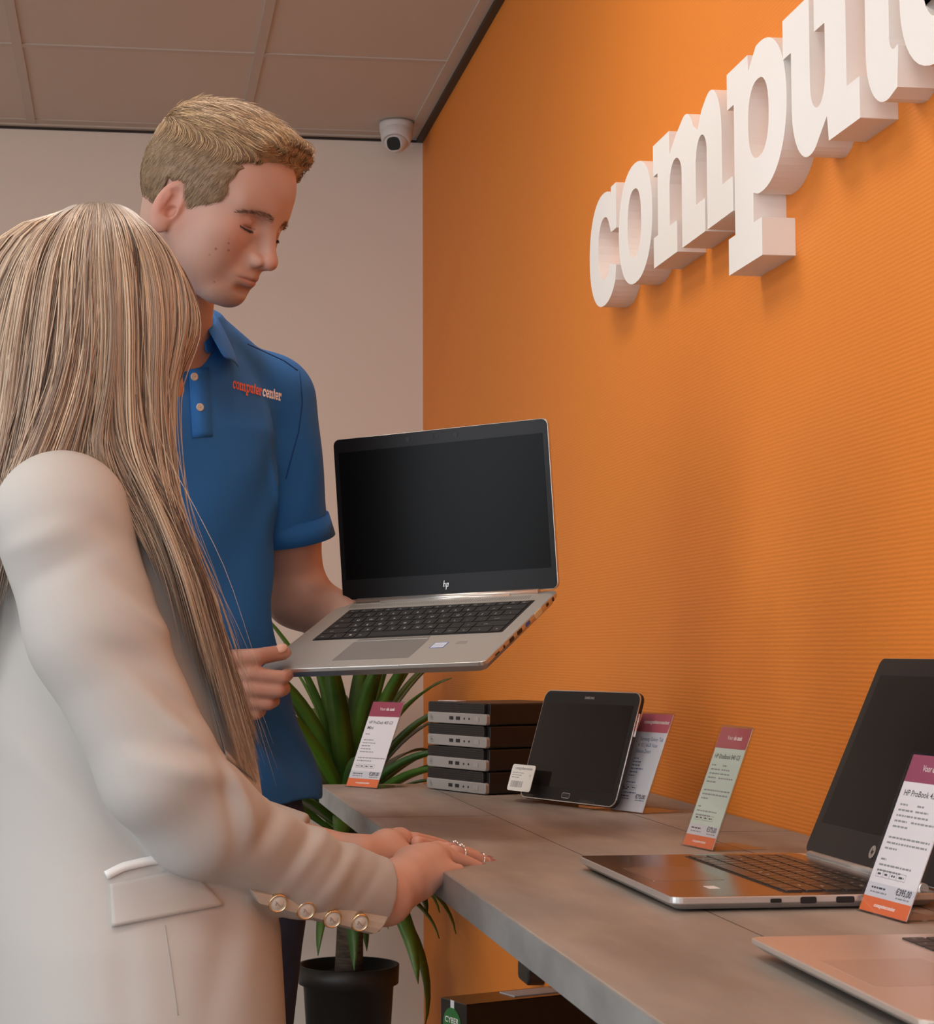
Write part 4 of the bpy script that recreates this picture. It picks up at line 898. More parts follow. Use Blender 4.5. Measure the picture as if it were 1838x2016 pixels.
pth = np.zeros((len(r0), N, 3)); pth[:, 0] = r0; jit = rng.normal(0, .10, (len(r0), 3)); clump = np.stack([np.sin(r0@a_) for a_ in (np.array([200, 60, 150]), np.array([90, 220, 40]), np.array([60, 130, 230]))], 1)*.13
for i in range(1, N):
    nn = grad(man_hair, pth[:, i-1]); d_ = hair_field(pth[:, i-1], nn)+jit+clump*tp[:, None]+nn*(.10-.02*i); d_ /= np.linalg.norm(d_, axis=1, keepdims=True)
    pth[:, i] = pth[:, i-1]+d_*(Ls/(N-1))[:, None]; dd = man_hair(pth[:, i]); pth[:, i] -= nn*np.minimum(dd-.0012-.0012*tp, .002)[:, None]*.6
vs, fs = strands(pth, np.where(tp > .3, .00046, .00024)*rng.uniform(.7, 1.3, len(tp)))
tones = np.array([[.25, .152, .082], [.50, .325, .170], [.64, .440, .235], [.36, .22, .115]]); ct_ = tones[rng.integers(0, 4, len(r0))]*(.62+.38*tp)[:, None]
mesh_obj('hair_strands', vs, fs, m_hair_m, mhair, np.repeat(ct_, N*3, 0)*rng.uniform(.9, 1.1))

# polo shirt
PS = [(.935, .080, 2.575, .186, .128), (.96, .078, 2.575, .186, .128), (1.03, .062, 2.572, .172, .122), (1.12, .045, 2.567, .160, .116), (1.20, .036, 2.563, .158, .113), (1.28, .032, 2.56, .165, .114), (1.36, .028, 2.558, .176, .117), (1.42, .026, 2.555, .178, .114), (1.47, .028, 2.55, .158, .100), (1.505, .034, 2.54, .115, .086), (1.53, .036, 2.53, .085, .074), (1.558, .038, 2.52, .064, .064)]
SLD = (LE-LS)/np.linalg.norm(LE-LS); SRD = (RE-RS)/np.linalg.norm(RE-RS)
def sleeve(p, S0, D, L_):
    d = cap(p, S0-D*.01, S0+D*L_, .064, .058); t = (p-S0)@D; return np.maximum(d, t-L_*.93), t
def polo(p):
    d = loft(p, PS, MF, ML, 2.15)
    dl, t = sleeve(p, LS, SLD, .185); dr, _ = sleeve(p, RS, SRD, .185)
    d = smin(d, dl, .022); d = smin(d, dr, .022)
    d = smin(d, cap(p, LS+V3(-.01, 0, .010), V3(.085, 2.555, 1.540), .052, .046), .03)
    d = smin(d, cap(p, RS+V3(.01, 0, .010), V3(-.010, 2.51, 1.535), .052, .040), .03)
    r = p-np.array([.05, 2.57, 1.2]); l = r@ML; f = r@MF; z = p[:, 2]
    fold = .0030*np.sin(l*34+z*9+1.0)*np.exp(-((z-1.02)/.12)**2)+.0026*np.sin((l*.7+z)*60)*np.exp(-((z-1.02)/.07)**2)*np.exp(-((l-.10)/.07)**2)
    fold += .0022*np.sin((l*1.1-z*.8)*62)*np.exp(-((l-.13)/.05)**2)*np.exp(-((z-1.33)/.10)**2)+.0016*np.sin(l*40-z*30)*np.exp(-((z-1.2)/.2)**2)
    fold += .004*np.exp(-(((p-V3(.172, 2.60, 1.36))@V3(.9, .35, .25))/.006)**2)*-1*np.exp(-((p-V3(.172, 2.60, 1.36))**2).sum(1)/.004)
    d = d+fold*1.8
    # opening at the neck
    d = ssub(d, cap(p, V3(.036, 2.515, 1.525)+MF*.012, hw((-.030, 0, -.035))+MF*.02, .050, .062), .006)
    d = ssub(d, cap(p, P(381, 655, 2.42), P(376, 711, 2.43), .020, .002), .003); d = ssub(d, cap(p, P(385, 620, 2.46), P(376, 711, 2.45), .034, .004), .003)
    return d
vp, fp = polygonise(polo, (-.24, 2.36, .90), (.34, 2.82, 1.60), .0033, 1)
shirt = mesh_obj('polo_shirt', vp, fp, m_polo, man)
# sleeve bands
def tube_band(S0, D, t0, t1, r0_, r1_, name, m, parent, n=48, th=.002, flare=0.0, up=None):
    D = np.asarray(D)/np.linalg.norm(D); u = np.cross(D, [0, 0, 1.0]); u /= np.linalg.norm(u); w = np.cross(D, u); v = []
    for t, r in ((t0, r0_), (t1, r1_), (t1, r1_-th), (t0, r0_-th)):
        for k in range(n):
            a = 2*PI*k/n; v.append(np.asarray(S0)+D*t+(u*math.cos(a)+w*math.sin(a))*r)
    f = [(i*n+k, i*n+(k+1) % n, ((i+1) % 4)*n+(k+1) % n, ((i+1) % 4)*n+k) for i in range(4) for k in range(n)]
    return mesh_obj(name, np.array(v), np.array(f), m, parent)
tube_band(LS, SLD, .155, .186, .0605, .0655, 'sleeve_band', m_polo_band, shirt, th=.0035); tube_band(RS, SRD, .155, .186, .0605, .0655, 'sleeve_band', m_polo_band, shirt, th=.0035)
# collar: folds over, with two points at the front
NC = V3(.038, 2.512, 0); v = []; NA = 46
for i in range(NA):
    a = math.radians(-166+332*i/(NA-1)); dr_ = -MF*math.cos(a)+ML*math.sin(a); fr_ = max(0, -math.cos(a)); pt_ = max(0, 1-abs(abs(a)-2.30)/.45)
    zt_ = 1.588-.050*fr_; c = NC+MF*.012*fr_
    rows = [(.056+.012*fr_, zt_-.034), (.056+.008*fr_, zt_), (.059+.008*fr_, zt_+.005), (.064+.010*fr_, zt_-.003), (.074+.015*fr_, zt_-.024-.008*pt_), (.084+.018*fr_, zt_-.043-.020*pt_)]
    v += [c+dr_*r+V3(0, 0, z) for r, z in rows]
K = 6; f = [(i*K+k, i*K+k+1, (i+1)*K+k+1, (i+1)*K+k) for i in range(NA-1) for k in range(K-1)]
co = mesh_obj('collar', np.array(v), np.array(f), m_polo_band, shirt); md = co.modifiers.new('solid', 'SOLIDIFY'); md.thickness = .003; md.offset = 0; sbm = co.modifiers.new('sub', 'SUBSURF'); sbm.levels = 1; sbm.render_levels = 1
# placket, buttons and chest lettering lie on the shirt
def camdir(pt): d = np.asarray(pt)-np.array([0, 0, ZC]); return d/np.linalg.norm(d)
pp = [P(391+8*t, 722+t*140, 2.40) for t in np.linspace(0, 1, 14)]
v, f = ribbon_on(polo, pp, .026, camdir(P(395, 800, 2.4)), .0002, .0014); mesh_obj('placket', v, f, m_polo_band, shirt)
for (bx_, by_) in ((392, 802), (381, 742)):
    c = snap(polo, [P(bx_, by_, 2.40)], camdir(P(bx_, by_, 2.4)))[0]+MF*.0014; t = MB().lathe([(.0005, .0016), (.0012, .0010), (.0035, .0012), (.0050, .0018), (.0052, 0)], tuple(c), n=20, axis=tuple(MF)); t.build('button', m_button, shirt)
wd = MB(); gd = MB(); A_, B_ = P(455, 764, 2.42), P(553, 790, 2.49); ln = np.linalg.norm(B_-A_); word(wd, 'computer', ln*.60, Matrix.Identity(4)); word(gd, 'center', ln*.40, Matrix.Identity(4))
def place_word(mb, c, ux, m, name):
    ux = ux/np.linalg.norm(ux); uz = V3(0, 0, 1)-ux*ux[2]; uz /= np.linalg.norm(uz); v = np.array([c+ux*p[0]+uz*p[1]*1.7 for p in mb.v]); v = snap(polo, v, camdir(c))+MF*.0009
    t = MB().add(v, mb.f); o = t.build(name, m, shirt); return o
ux = B_-A_; ux = ML*.0+ux; ln = np.linalg.norm(ux)
place_word(wd, A_+ux*.31, ux, m_red, 'chest_lettering'); place_word(gd, A_+ux*.805, ux, m_whitep, 'chest_lettering')
m_bseam = mat('blue_seam', (.005, .06, .22), .9)
def seam_on(px, Y0, w=.0016): 
    px = np.array(px, float); t = np.linspace(0, len(px)-1, 24); k = range(len(px)); q_ = [P(np.interp(a, k, px[:, 0]), np.interp(a, k, px[:, 1]), Y0) for a in t]
    v, f = ribbon_on(polo, q_, w, camdir(q_[12]), .0001, .0006); mesh_obj('seam', v, f, m_bseam, shirt)
seam_on([(486, 676), (520, 692), (560, 710), (588, 730)], 2.5); seam_on([(590, 726), (596, 790), (588, 850), (574, 900), (562, 945)], 2.55)
# trousers, shoes, fingernails
def trousers(p):
    d = loft(p, [(.84, .07, 2.575, .165, .112), (.97, .075, 2.575, .165, .112)], MF, ML); d = smin(d, man_legs(p)-.014, .03)
    d = d+.002*np.sin(p[:, 2]*70+p[:, 0]*60)*np.exp(-((p[:, 2]-.82)/.06)**2); return np.maximum(d, .045-p[:, 2])
vt, ft = polygonise(trousers, (-.16, 2.40, .03), (.30, 2.76, .99), .005, 1); mesh_obj('trousers', vt, ft, m_jeans, man)
for c in (V3(.125, 2.645, 0), V3(-.02, 2.545, 0)):
    def shoe(p, c=c): return np.maximum(smin(cap(p, c+V3(0, 0, .045)-MF*.03, c+V3(0, 0, .035)+MF*.16, .042, .036), cap(p, c+V3(0, 0, .05), c+V3(0, 0, .10), .045, .040), .03), -p[:, 2]+.001)
    v, f = polygonise(shoe, c+V3(-.13, -.24, -.01), c+V3(.2, .12, .17), .006, 1); mesh_obj('shoe', v, f, m_shoe, man)
tn = P(553, 1281, 2.4535); nl = MB().add([], []); ax_ = (TH[0][3]-TH[0][2]); ax_ /= np.linalg.norm(ax_)
v, f = polygonise(lambda p: ell(p, tn+V3(0, -.0005, .003), (.0085, .0068, .0035), np.stack([ax_, np.cross([0, -.75, .66], ax_), V3(0, -.75, .66)])), tn-.014, tn+.014, .0009, 1); mesh_obj('thumbnail', v, f, m_nailn, body)
# ================================================================== the woman
WF, WL = V3(.985, .17, 0), V3(-.17, .985, 0)
wom = empty('person', (0, 1.92, 0), label='woman with long blonde hair in a cream blazer resting her hands on the counter edge', cat='person')
WC = V3(-.036, 1.905, 1.447)
def w_head(p):
    q = p-WC; f = V3(.93, .20, -.31); f /= np.linalg.norm(f); l = np.cross([0, 0, 1.0], f); l /= np.linalg.norm(l); u = np.cross(f, l); B = np.stack([f, l, u]); q = q@B.T
    s = q.copy(); s[:, 1] = np.abs(s[:, 1])
    d = ell(q, (-.008, 0, .022), (.083, .068, .080)); d = smin(d, ell(s, (.030, 0, -.030), (.050, .050, .072)), .03); d = smin(d, ell(q, (.060, 0, -.085), (.018, .018, .013)), .024)
    d = ssub(d, ell(s, (.092, .030, .0), (.018, .016, .011)), .01); d = smin(d, ell(s, (.064, .030, -.002), (.012, .0125, .0115)), .003)
    d = smin(d, cap(q, (.078, 0, .006), (.096, 0, -.030), .006, .0075), .01); d = smin(d, ell(s, (.088, .009, -.036), (.009, .006, .0065)), .005)
    d = smin(d, cap(s, (.084, .003, -.056), (.074, .018, -.058), .0048, .003), .006); d = smin(d, cap(s, (.083, .003, -.065), (.073, .015, -.063), .0052, .003), .006)
    d = ssub(d, cap(s, (.092, 0, -.060), (.078, .020, -.0605), .0012), .002); d = smin(d, ell(s, (-.008, .070, -.008), (.016, .008, .028)), .004)
    return d
WS, WE, WW = P(122, 1022, 1.735), P(335, 1565, 1.718), P(790, 1738, 1.955)
A1, E1, E2, E3, CC = P(185, 1245, 1.722), P(318, 1520, 1.715), P(395, 1612, 1.735), P(585, 1715, 1.828), P(757, 1767, 1.925)
XS, XE, XW_ = V3(-.075, 2.07, 1.285), V3(-.060, 2.125, .985), P(705, 1690, 2.05)
# hands: right hand (nearer) lies over the left one
def pt3(x, y, z): return P(x, y, z, 2)
zt_ = CZ
RK = [  # index (camera side) .. little finger (far side): knuckle, middle joint, end joint, tip
    ([P(884, 1688, 2.010), P(918, 1698, 2.022), P(936, 1705, 2.026), P(948, 1708, 2.030)], (.0088, .0076, .0068, .0052)),
    ([P(893, 1679, 2.030), P(930, 1688, 2.050), P(950, 1695, 2.056), P(964, 1699, 2.060)], (.0088, .0076, .0068, .0052)),
    ([P(880, 1672, 2.052), P(920, 1680, 2.076), P(942, 1688, 2.084), P(958, 1693, 2.090)], (.0084, .0072, .0064, .0050)),
    ([P(862, 1668, 2.072), P(896, 1676, 2.098), P(914, 1681, 2.106), P(928, 1684, 2.112)], (.0076, .0064, .0056, .0046))]
LK = [
    ([P(822, 1660, 2.085), P(858, 1667, 2.105), P(876, 1672, 2.112), P(888, 1675, 2.118)], (.0084, .0072, .0062, .0050)),
    ([P(815, 1652, 2.105), P(850, 1658, 2.130), P(872, 1663, 2.138), P(884, 1667, 2.144)], (.0084, .0072, .0062, .0050)),
    ([P(800, 1650, 2.125), P(836, 1655, 2.150), P(855, 1659, 2.158), P(866, 1662, 2.164)], (.0080, .0070, .0060, .0048)),
    ([P(790, 1650, 2.142), P(818, 1654, 2.164), P(834, 1657, 2.170), P(844, 1659, 2.176)], (.0072, .0062, .0054, .0044))]
def w_arms(p):
    d = cap(p, WS, A1, .040, .038); d = smin(d, cap(p, A1, E1, .038, .035), .02); d = smin(d, cap(p, E1, E2, .035, .034), .02); d = smin(d, cap(p, E2, E3, .034, .029), .02); d = smin(d, cap(p, E3, CC, .029, .025), .02); d = smin(d, cap(p, CC, WW, .025, .0235), .015)
    d = smin(d, cap(p, WW, P(845, 1700, 1.995), .0225, .0195), .015); d = smin(d, cap(p, P(815, 1712, 1.975), P(872, 1683, 2.012), .020, .0115), .012)
    d = smin(d, cap(p, P(805, 1702, 2.00), P(862, 1675, 2.055), .018, .0105), .014)
    for pts, r in RK: d = smin(d, chain(p, pts, np.array(r)*.94), .0028)
    d = smin(d, chain(p, [P(830, 1740, 1.965), P(862, 1722, 1.975), P(885, 1716, 1.985), P(902, 1713, 1.992)], (.015, .0105, .0085, .0065)), .010)
    e = cap(p, XS, XE, .040, .034); e = smin(e, cap(p, XE, XW_, .032, .0215), .02); e = smin(e, cap(p, XW_, P(765, 1670, 2.072), .021, .018), .015)
    e = smin(e, cap(p, P(760, 1668, 2.078), P(788, 1652, 2.100), .018, .0125), .012); e = smin(e, cap(p, P(765, 1668, 2.10), P(800, 1655, 2.125), .015, .011), .012)
    for pts, r in LK: e = smin(e, chain(p, pts, np.array(r)*.94), .0028)
    e = smin(e, chain(p, [P(745, 1690, 2.055), P(790, 1684, 2.062), P(822, 1684, 2.070), P(845, 1686, 2.078)], (.014, .0112, .0092, .0070)), .009)
    return np.minimum(d, e)
WTS = [(.62, .01, 1.905, .165, .115), (.80, .006, 1.905, .172, .118), (.95, -.006, 1.905, .140, .105), (1.03, -.012, 1.905, .132, .100), (1.18, -.030, 1.905, .145, .098), (1.26, -.045, 1.905, .150, .080), (1.31, -.045, 1.905, .100, .058), (1.34, -.04, 1.905, .055, .05)]
def w_legs(p):
    d = smin(cap(p, V3(.01, 1.83, .80), V3(.015, 1.83, .46), .078, .05), cap(p, V3(.015, 1.83, .46), V3(.0, 1.83, .08), .05, .034), .02)
    return np.minimum(d, smin(cap(p, V3(-.01, 1.99, .80), V3(.0, 2.0, .46), .078, .05), cap(p, V3(.0, 2.0, .46), V3(-.02, 2.0, .08), .05, .034), .02))
def w_body(p):
    d = w_head(p); d = smin(d, cap(p, WC+V3(-.025, 0, -.05), V3(-.045, 1.905, 1.30), .042, .050), .02); d = smin(d, loft(p, WTS, WF, WL), .03)
    d = smin(d, w_arms(p), .015); return smin(d, w_legs(p), .02)
vb, fb = merged(polygonise(w_body, (-.22, 1.62, .02), (.2236, 2.24, 1.57), .0032, 1), polygonise(w_arms, (.222, 1.88, .84), (.42, 2.24, 1.0), .0015, 1))
col = np.tile(np.array([.56, .325, .25]), (len(vb), 1)); hk = np.zeros(len(vb))
for pts, r in RK+LK:
    for k in (0, 1): hk += np.exp(-((vb-pts[k])**2).sum(1)/.00010)
    hk += .8*np.exp(-((vb-pts[3])**2).sum(1)/.00012)
col = blend(col, np.clip(hk, 0, 1)*.40, (.60, .25, .20))
wbody = mesh_obj('body', vb, fb, m_skin, wom, col)
def nail(pts, m, L_=.0100, w_=.0050, up=V3(-.1, -.35, .93), pointy=True):
    a = pts[3]-pts[2]; a /= np.linalg.norm(a); up = up-a*(up@a); up /= np.linalg.norm(up); s_ = np.cross(a, up); r = .0048; c = pts[3]+up*.0054-a*.004
    v = []; n = 7
    for i in range(n):
        t = i/(n-1); ww = w_*(1-.75*max(0, t-.55)/.45 if pointy else 1-.3*t)*(.8+.2*min(1, t*4))
        for j in range(5):
            q_ = (j/4-.5)*2; v.append(c+a*(t*L_*1.9)+s_*ww*q_-up*(.0016*q_*q_+.0012*t*t))
    v = np.array(v); v2 = v-up*.0007; f = [(i*5+j, i*5+j+1, (i+1)*5+j+1, (i+1)*5+j) for i in range(n-1) for j in range(4)]; N0 = len(v)
    f2 = [(N0+a_, N0+d_, N0+c_, N0+b_) for a_, b_, c_, d_ in f]; rim = list(range(0, 5))+[i*5+4 for i in range(1, n)]+[(n-1)*5+j for j in (3, 2, 1, 0)]+[i*5 for i in range(n-2, 0, -1)]
    f3 = [(rim[k], rim[k]+N0, rim[(k+1) % len(rim)]+N0, rim[(k+1) % len(rim)]) for k in range(len(rim))]
    return mesh_obj('fingernail', np.concatenate([v, v2]), np.array(f+f2+f3), m, wbody)
for pts, r in RK+LK: nail(pts, m_nail)
def ring(c, ax_, R_, r_, m, name='ring', stone=False):
    ax_ = ax_/np.linalg.norm(ax_); t = MB().lathe([(R_+r_*math.cos(a), r_*1.3*math.sin(a)) for a in [2*PI*k/10 for k in range(11)]], tuple(c), n=30, axis=tuple(ax_))
    if stone:
        u = V3(-.2, -.4, .9); u = u-ax_*(u@ax_); u /= np.linalg.norm(u); t.lathe([(.0001, .0016), (.0018, .0010), (.0026, 0), (.0012, -.0012)], tuple(np.asarray(c)+u*(R_+.0012)), n=8, axis=tuple(u))
        for k in (-1, 1): t.lathe([(.0001, .0010), (.0013, .0004), (.0013, -.0006)], tuple(np.asarray(c)+u*(R_+.0006)+np.cross(u, ax_)*k*.0030), n=8, axis=tuple(u))
    t.build(name, m, wbody)
def along(pts, i, t): return pts[i]*(1-t)+pts[i+1]*t, pts[i+1]-pts[i]
c, a_ = along(RK[1][0], 0, .30); ring(c, a_, .0090, .0009, m_chrome, stone=True)
c, a_ = along(RK[2][0], 0, .30); ring(c, a_, .0086, .0007, m_chrome, stone=True)
c, a_ = along(RK[3][0], 0, .45); ring(c, a_, .0074, .0006, m_gold)
c, a_ = along([P(745, 1690, 2.055), P(790, 1684, 2.062)], 0, .30); ring(c, a_, .0136, .0009, m_chrome)
c, a_ = along(RK[1][0], 1, .75); ring(c, a_, .0078, .0006, m_chrome)

# blazer: one body, the sleeves pressed against it, lapels, flap pocket, cuffs with buttons
BZ = [(.60, .012, 1.905, .205, .138), (.76, .010, 1.905, .205, .136), (.87, .003, 1.905, .192, .138), (.95, -.006, 1.905, .172, .134), (1.02, -.012, 1.905, .162, .130), (1.10, -.022, 1.905, .166, .124), (1.18, -.036, 1.905, .172, .116), (1.235, -.052, 1.905, .172, .104), (1.275, -.058, 1.905, .150, .088), (1.305, -.055, 1.905, .112, .072), (1.33, -.05, 1.905, .075, .062), (1.355, -.045, 1.905, .056, .056)]
Aax = (WE-WS)/np.linalg.norm(WE-WS); Fax = (WW-WE)/np.linalg.norm(WW-WE); FLN = np.linalg.norm(WW-WE); ALN = np.linalg.norm(WE-WS)
def r_sleeve(p):
    d = cap(p, WS, A1, .0610, .0555); d = smin(d, cap(p, A1, E1, .0555, .0520), .02); d = smin(d, cap(p, E1, E2, .0525, .0470), .015)
    d2 = cap(p, E2, E3, .0470, .0405); d2 = smin(d2, cap(p, E3, CC+(CC-E3)*.35, .0405, .0370), .015)
    t = (p-P(760, 1765, 1.90))@V3(.93, .30, -.22); d2 = np.maximum(d2, t)
    d = smin(d, d2, .022)
    # folds: creases at the elbow bend and along the forearm, drag lines under the shoulder
    ta = (p-WS)@Aax/ALN; tf = (p-WE)@Fax/FLN; up = np.cross(Fax, [0, -1, 0]); up /= np.linalg.norm(up); h = (p-WE)@up; h = np.where(h @ np.ones(1) if False else True, h, h)
    z = p[:, 2]; x = p[:, 0]
    d = d-.0045*np.exp(-(((p-P(470, 1560, 1.70))@(Fax*.80+V3(0, 0, .6)))/.0085)**2)*np.exp(-((p-P(462, 1545, 1.70))**2).sum(1)/.0022)
    d = d+.0060*np.exp(-(((p-P(448, 1600, 1.70))@(Fax*.85+V3(.1, 0, .45)))/.010)**2)*np.exp(-((p-P(435, 1590, 1.69))**2).sum(1)/.0026)
    d = d-.0050*np.exp(-(((p-P(395, 1520, 1.68))@V3(.25, 0, .97))/.012)**2)*np.exp(-((p-P(385, 1500, 1.68))**2).sum(1)/.0028)
    d = d+.0048*np.exp(-(((p-P(370, 1480, 1.68))@V3(.10, 0, 1))/.012)**2)*np.exp(-((p-P(390, 1465, 1.68))**2).sum(1)/.0022)
    for (fx, fy, fY, am, wd_) in ((512, 1640, 1.74, -.0034, .0080), (548, 1650, 1.76, .0036, .0095), (590, 1672, 1.78, -.0038, .0075), (622, 1665, 1.80, .0046, .0085), (655, 1705, 1.82, -.0036, .0070), (688, 1695, 1.84, .0034, .0080), (722, 1735, 1.87, -.0022, .0065)):
        c_ = P(fx, fy, fY); q_ = p-c_; d = d-.72*am*np.exp(-((q_@V3(.78, 0, -.62))/wd_)**2)*np.exp(-(q_@V3(.62, 0, .78))**2/.0016)*np.exp(-(q_**2).sum(1)/.0050)
    for (fx, fy, am, sl, wd_) in ((255, 1060, .0030, .55, .013), (300, 1190, .0036, .75, .011), (318, 1225, -.0034, .8, .010), (250, 1290, .0022, .35, .016), (350, 1390, .0040, .9, .012), (362, 1430, -.0030, .9, .010), (70, 1060, -.0024, -.4, .012), (110, 1120, .0020, -.5, .013)):
        c_ = P(fx, fy, 1.68); d = d+1.7*am*np.exp(-(((p-c_)@V3(sl, 0, 1))/wd_)**2)*np.exp(-((p-c_)**2).sum(1)/.0016)
    return d
def bz_torso(p): return smin(loft(p, BZ, WF, WL, 2.2), cap(p, P(135, 1005, 1.755), V3(-.045, 1.88, 1.300), .050, .038), .04)
def blazer(p):
    d = loft(p, BZ, WF, WL, 2.2)
    d = smin(d, cap(p, P(135, 1005, 1.755), V3(-.045, 1.88, 1.300), .050, .038), .04); d = smin(d, cap(p, XS+V3(.0, -.01, 0), V3(-.045, 1.93, 1.300), .050, .038), .04)
    l = cap(p, XS, XE, .058, .046); l = smin(l, cap(p, XE, XW_, .044, .029), .02); t = (p-XW_)@((XW_-XE)/np.linalg.norm(XW_-XE)); l = np.maximum(l, t+.062)
    l = smin(d, l, .018)
    # soft body folds
    r = p-V3(0, 1.72, 1.0); l = l+.0030*np.sin(r[:, 2]*26+r[:, 0]*34+.6)*np.exp(-((p[:, 2]-1.03)/.11)**2)
    l = l+.0035*np.exp(-(((p-P(60, 1250, 1.75))@V3(.5, 0, .86))/.012)**2)*np.exp(-((p-P(60, 1290, 1.75))**2).sum(1)/.004)
    for (fx, fy, am, a_, b2) in ((150, 1450, .0034, .55, .83), (190, 1530, .0034, .5, .86), (120, 1560, -.0026, .6, .8), (430, 1900, .0026, .97, -.2), (250, 1950, .0022, .98, .1), (500, 1850, -.0026, .98, -.1)):
        c_ = P(fx, fy, 1.73); q_ = p-c_; l = l+am*np.exp(-((q_@V3(a_, 0, b2))/.014)**2)*np.exp(-(q_**2).sum(1)/.0045)
    s_ = r_sleeve(p); return np.where(s_ < l+.004, smin(l, s_, .006), smin(l, s_, .006))
vz, fz = polygonise(blazer, (-.24, 1.60, .58), (.34, 2.24, 1.38), .0034, 1)
bl = mesh_obj('blazer', vz, fz, m_blaz, wom)
CD = lambda x, y, Y=1.7: camdir(P(x, y, Y))
def on_cam(pixels, Y0, width, name, m, fn=blazer, off=.0004, thick=.0012, parent=None):
    pts = [P(x, y, Y0) for x, y in pixels]; mid = pixels[len(pixels)//2]; v, f = ribbon_on(fn, pts, width, CD(*mid), off, thick); return mesh_obj(name, v, f, m, parent or bl)
def dense(px, n):
    px = np.array(px, float); t = np.linspace(0, len(px)-1, n); return [tuple(np.array([np.interp(k, range(len(px)), px[:, 0]), np.interp(k, range(len(px)), px[:, 1])])) for k in t]
def panel(outline, name, m, fn, Y0, thick=.002, parent=None, nu=22, nv=10, off=.0003):
    """four-cornered panel (pixel corners tl, tr, br, bl with bowed sides) laid on a surface"""
    tl, tr, br, bl_ = [np.array(q_, float) for q_ in outline]; g = []
    dn = CD(*((tl+br)/2))
    for j in range(nv+1):
        for i in range(nu+1):
            u = i/nu; w = j/nv; q_ = (tl*(1-u)+tr*u)*(1-w)+(bl_*(1-u)+br*u)*w; g.append(P(q_[0], q_[1], Y0))
    g = snap(fn, g, dn)-dn*off; g2 = g-dn*thick; n1 = nu+1; N0 = len(g); f = []
    for j in range(nv):
        for i in range(nu): a = j*n1+i; f += [(a+N0, a+1+N0, a+n1+1+N0, a+n1+N0), (a, a+n1, a+n1+1, a+1)]
    rim = list(range(nu+1))+[j*n1+nu for j in range(1, nv+1)]+[nv*n1+i for i in range(nu-1, -1, -1)]+[j*n1 for j in range(nv-1, 0, -1)]
    f += [(rim[k], rim[(k+1) % len(rim)], rim[(k+1) % len(rim)]+N0, rim[k]+N0) for k in range(len(rim))]
    return mesh_obj(name, np.concatenate([g, g2]), np.array(f), m, parent or bl)
fl = panel([(203, 1738), (378, 1700), (455, 1784), (208, 1832)], 'pocket_flap', m_blaz, bz_torso, 1.55, .0035)
on_cam(dense([(198, 1727), (235, 1708), (290, 1695), (350, 1687), (385, 1694)], 16), 1.55, .0078, 'pocket_welt', m_satin, parent=fl, off=.0025, fn=bz_torso)
seam = mat('seam_thread', (.44, .425, .405), .9)
on_cam(dense([(322, 1808), (336, 1900), (352, 2012)], 16), 1.5, .0008, 'seam', seam, off=.0002, thick=.0005)
# cuff vent with four buttons
def plate(corners, name, m, thick, parent, n=10, bow=.002):
    a, b, c_, e = [np.asarray(q_, float) for q_ in corners]; v = []; nrm = np.cross(b-a, e-a); nrm /= np.linalg.norm(nrm)
    if nrm[1] < 0: nrm = -nrm
    for j in range(4):
        for i in range(n+1): u = i/n; w = j/3; v.append((a*(1-u)+b*u)*(1-w)+(e*(1-u)+c_*u)*w-nrm*bow*math.sin(PI*u*.5)*math.sin(PI*w))
    v = np.array(v); N0 = len(v); n1 = n+1; f = []
    for j in range(3):
        for i in range(n): k = j*n1+i; f += [(k, k+n1, k+n1+1, k+1), (k+N0, k+1+N0, k+n1+1+N0, k+n1+N0)]
    rim = list(range(n1))+[j*n1+n for j in range(1, 4)]+[3*n1+i for i in range(n-1, -1, -1)]+[j*n1 for j in (2, 1)]
    f += [(rim[k], rim[(k+1) % len(rim)], rim[(k+1) % len(rim)]+N0, rim[k]+N0) for k in range(len(rim))]
    o = mesh_obj(name, np.concatenate([v, v+nrm*thick]), np.array(f), m, parent, smooth=False); b_ = o.modifiers.new('bevel', 'BEVEL'); b_.width = .0008; b_.segments = 2; return o
yv = lambda x: 1.752+(x-500)/250*.112
vent = plate([P(498, 1756, yv(498)), P(764, 1806, yv(764)+.004), P(739, 1839, yv(739)+.006), P(512, 1780, yv(512)+.006)], 'cuff_vent', mat('cuff_satin', (.56, .53, .47), .45), .016, bl)
for (x, y) in ((546, 1777), (601, 1791), (653, 1808), (707, 1815)):
    c = P(x, y, yv(x)-.0005); ax_ = V3(.20, -.88, -.30); ax_ /= np.linalg.norm(ax_)
    gb = MB().lathe([(.0088, -.003), (.0092, .0014), (.0086, .0030), (.0076, .0032), (.0074, .0022), (.0066, .0022)], tuple(c), n=32, axis=tuple(ax_)); b_ = gb.build('button', m_gold, vent)
    pb2 = MB().lathe([(.0001, .0030), (.0056, .0028), (.0062, .0020), (.0064, .0026), (.0074, .0024), (.0075, .0010)], tuple(c), n=32, axis=tuple(ax_))
    u = np.cross([0, 0, 1.0], ax_); u /= np.linalg.norm(u); w_ = np.cross(ax_, u); cc_ = c+ax_*.0031
    pts_ = [(-.0034, -.0030), (-.0008, -.0018), (.0006, .0004), (.0032, .0030), (.0014, .0026), (-.0002, .0010), (-.0012, -.0004), (-.0018, .0018), (-.0030, .0010), (-.0022, -.0012)]
    pb2.add([cc_+u*a-w_*b for a, b in pts_], [tuple(range(len(pts_)))], 1); pb2.build('button_face', [m_button, mat('button_relief', (.36, .30, .27), .4)], b_)
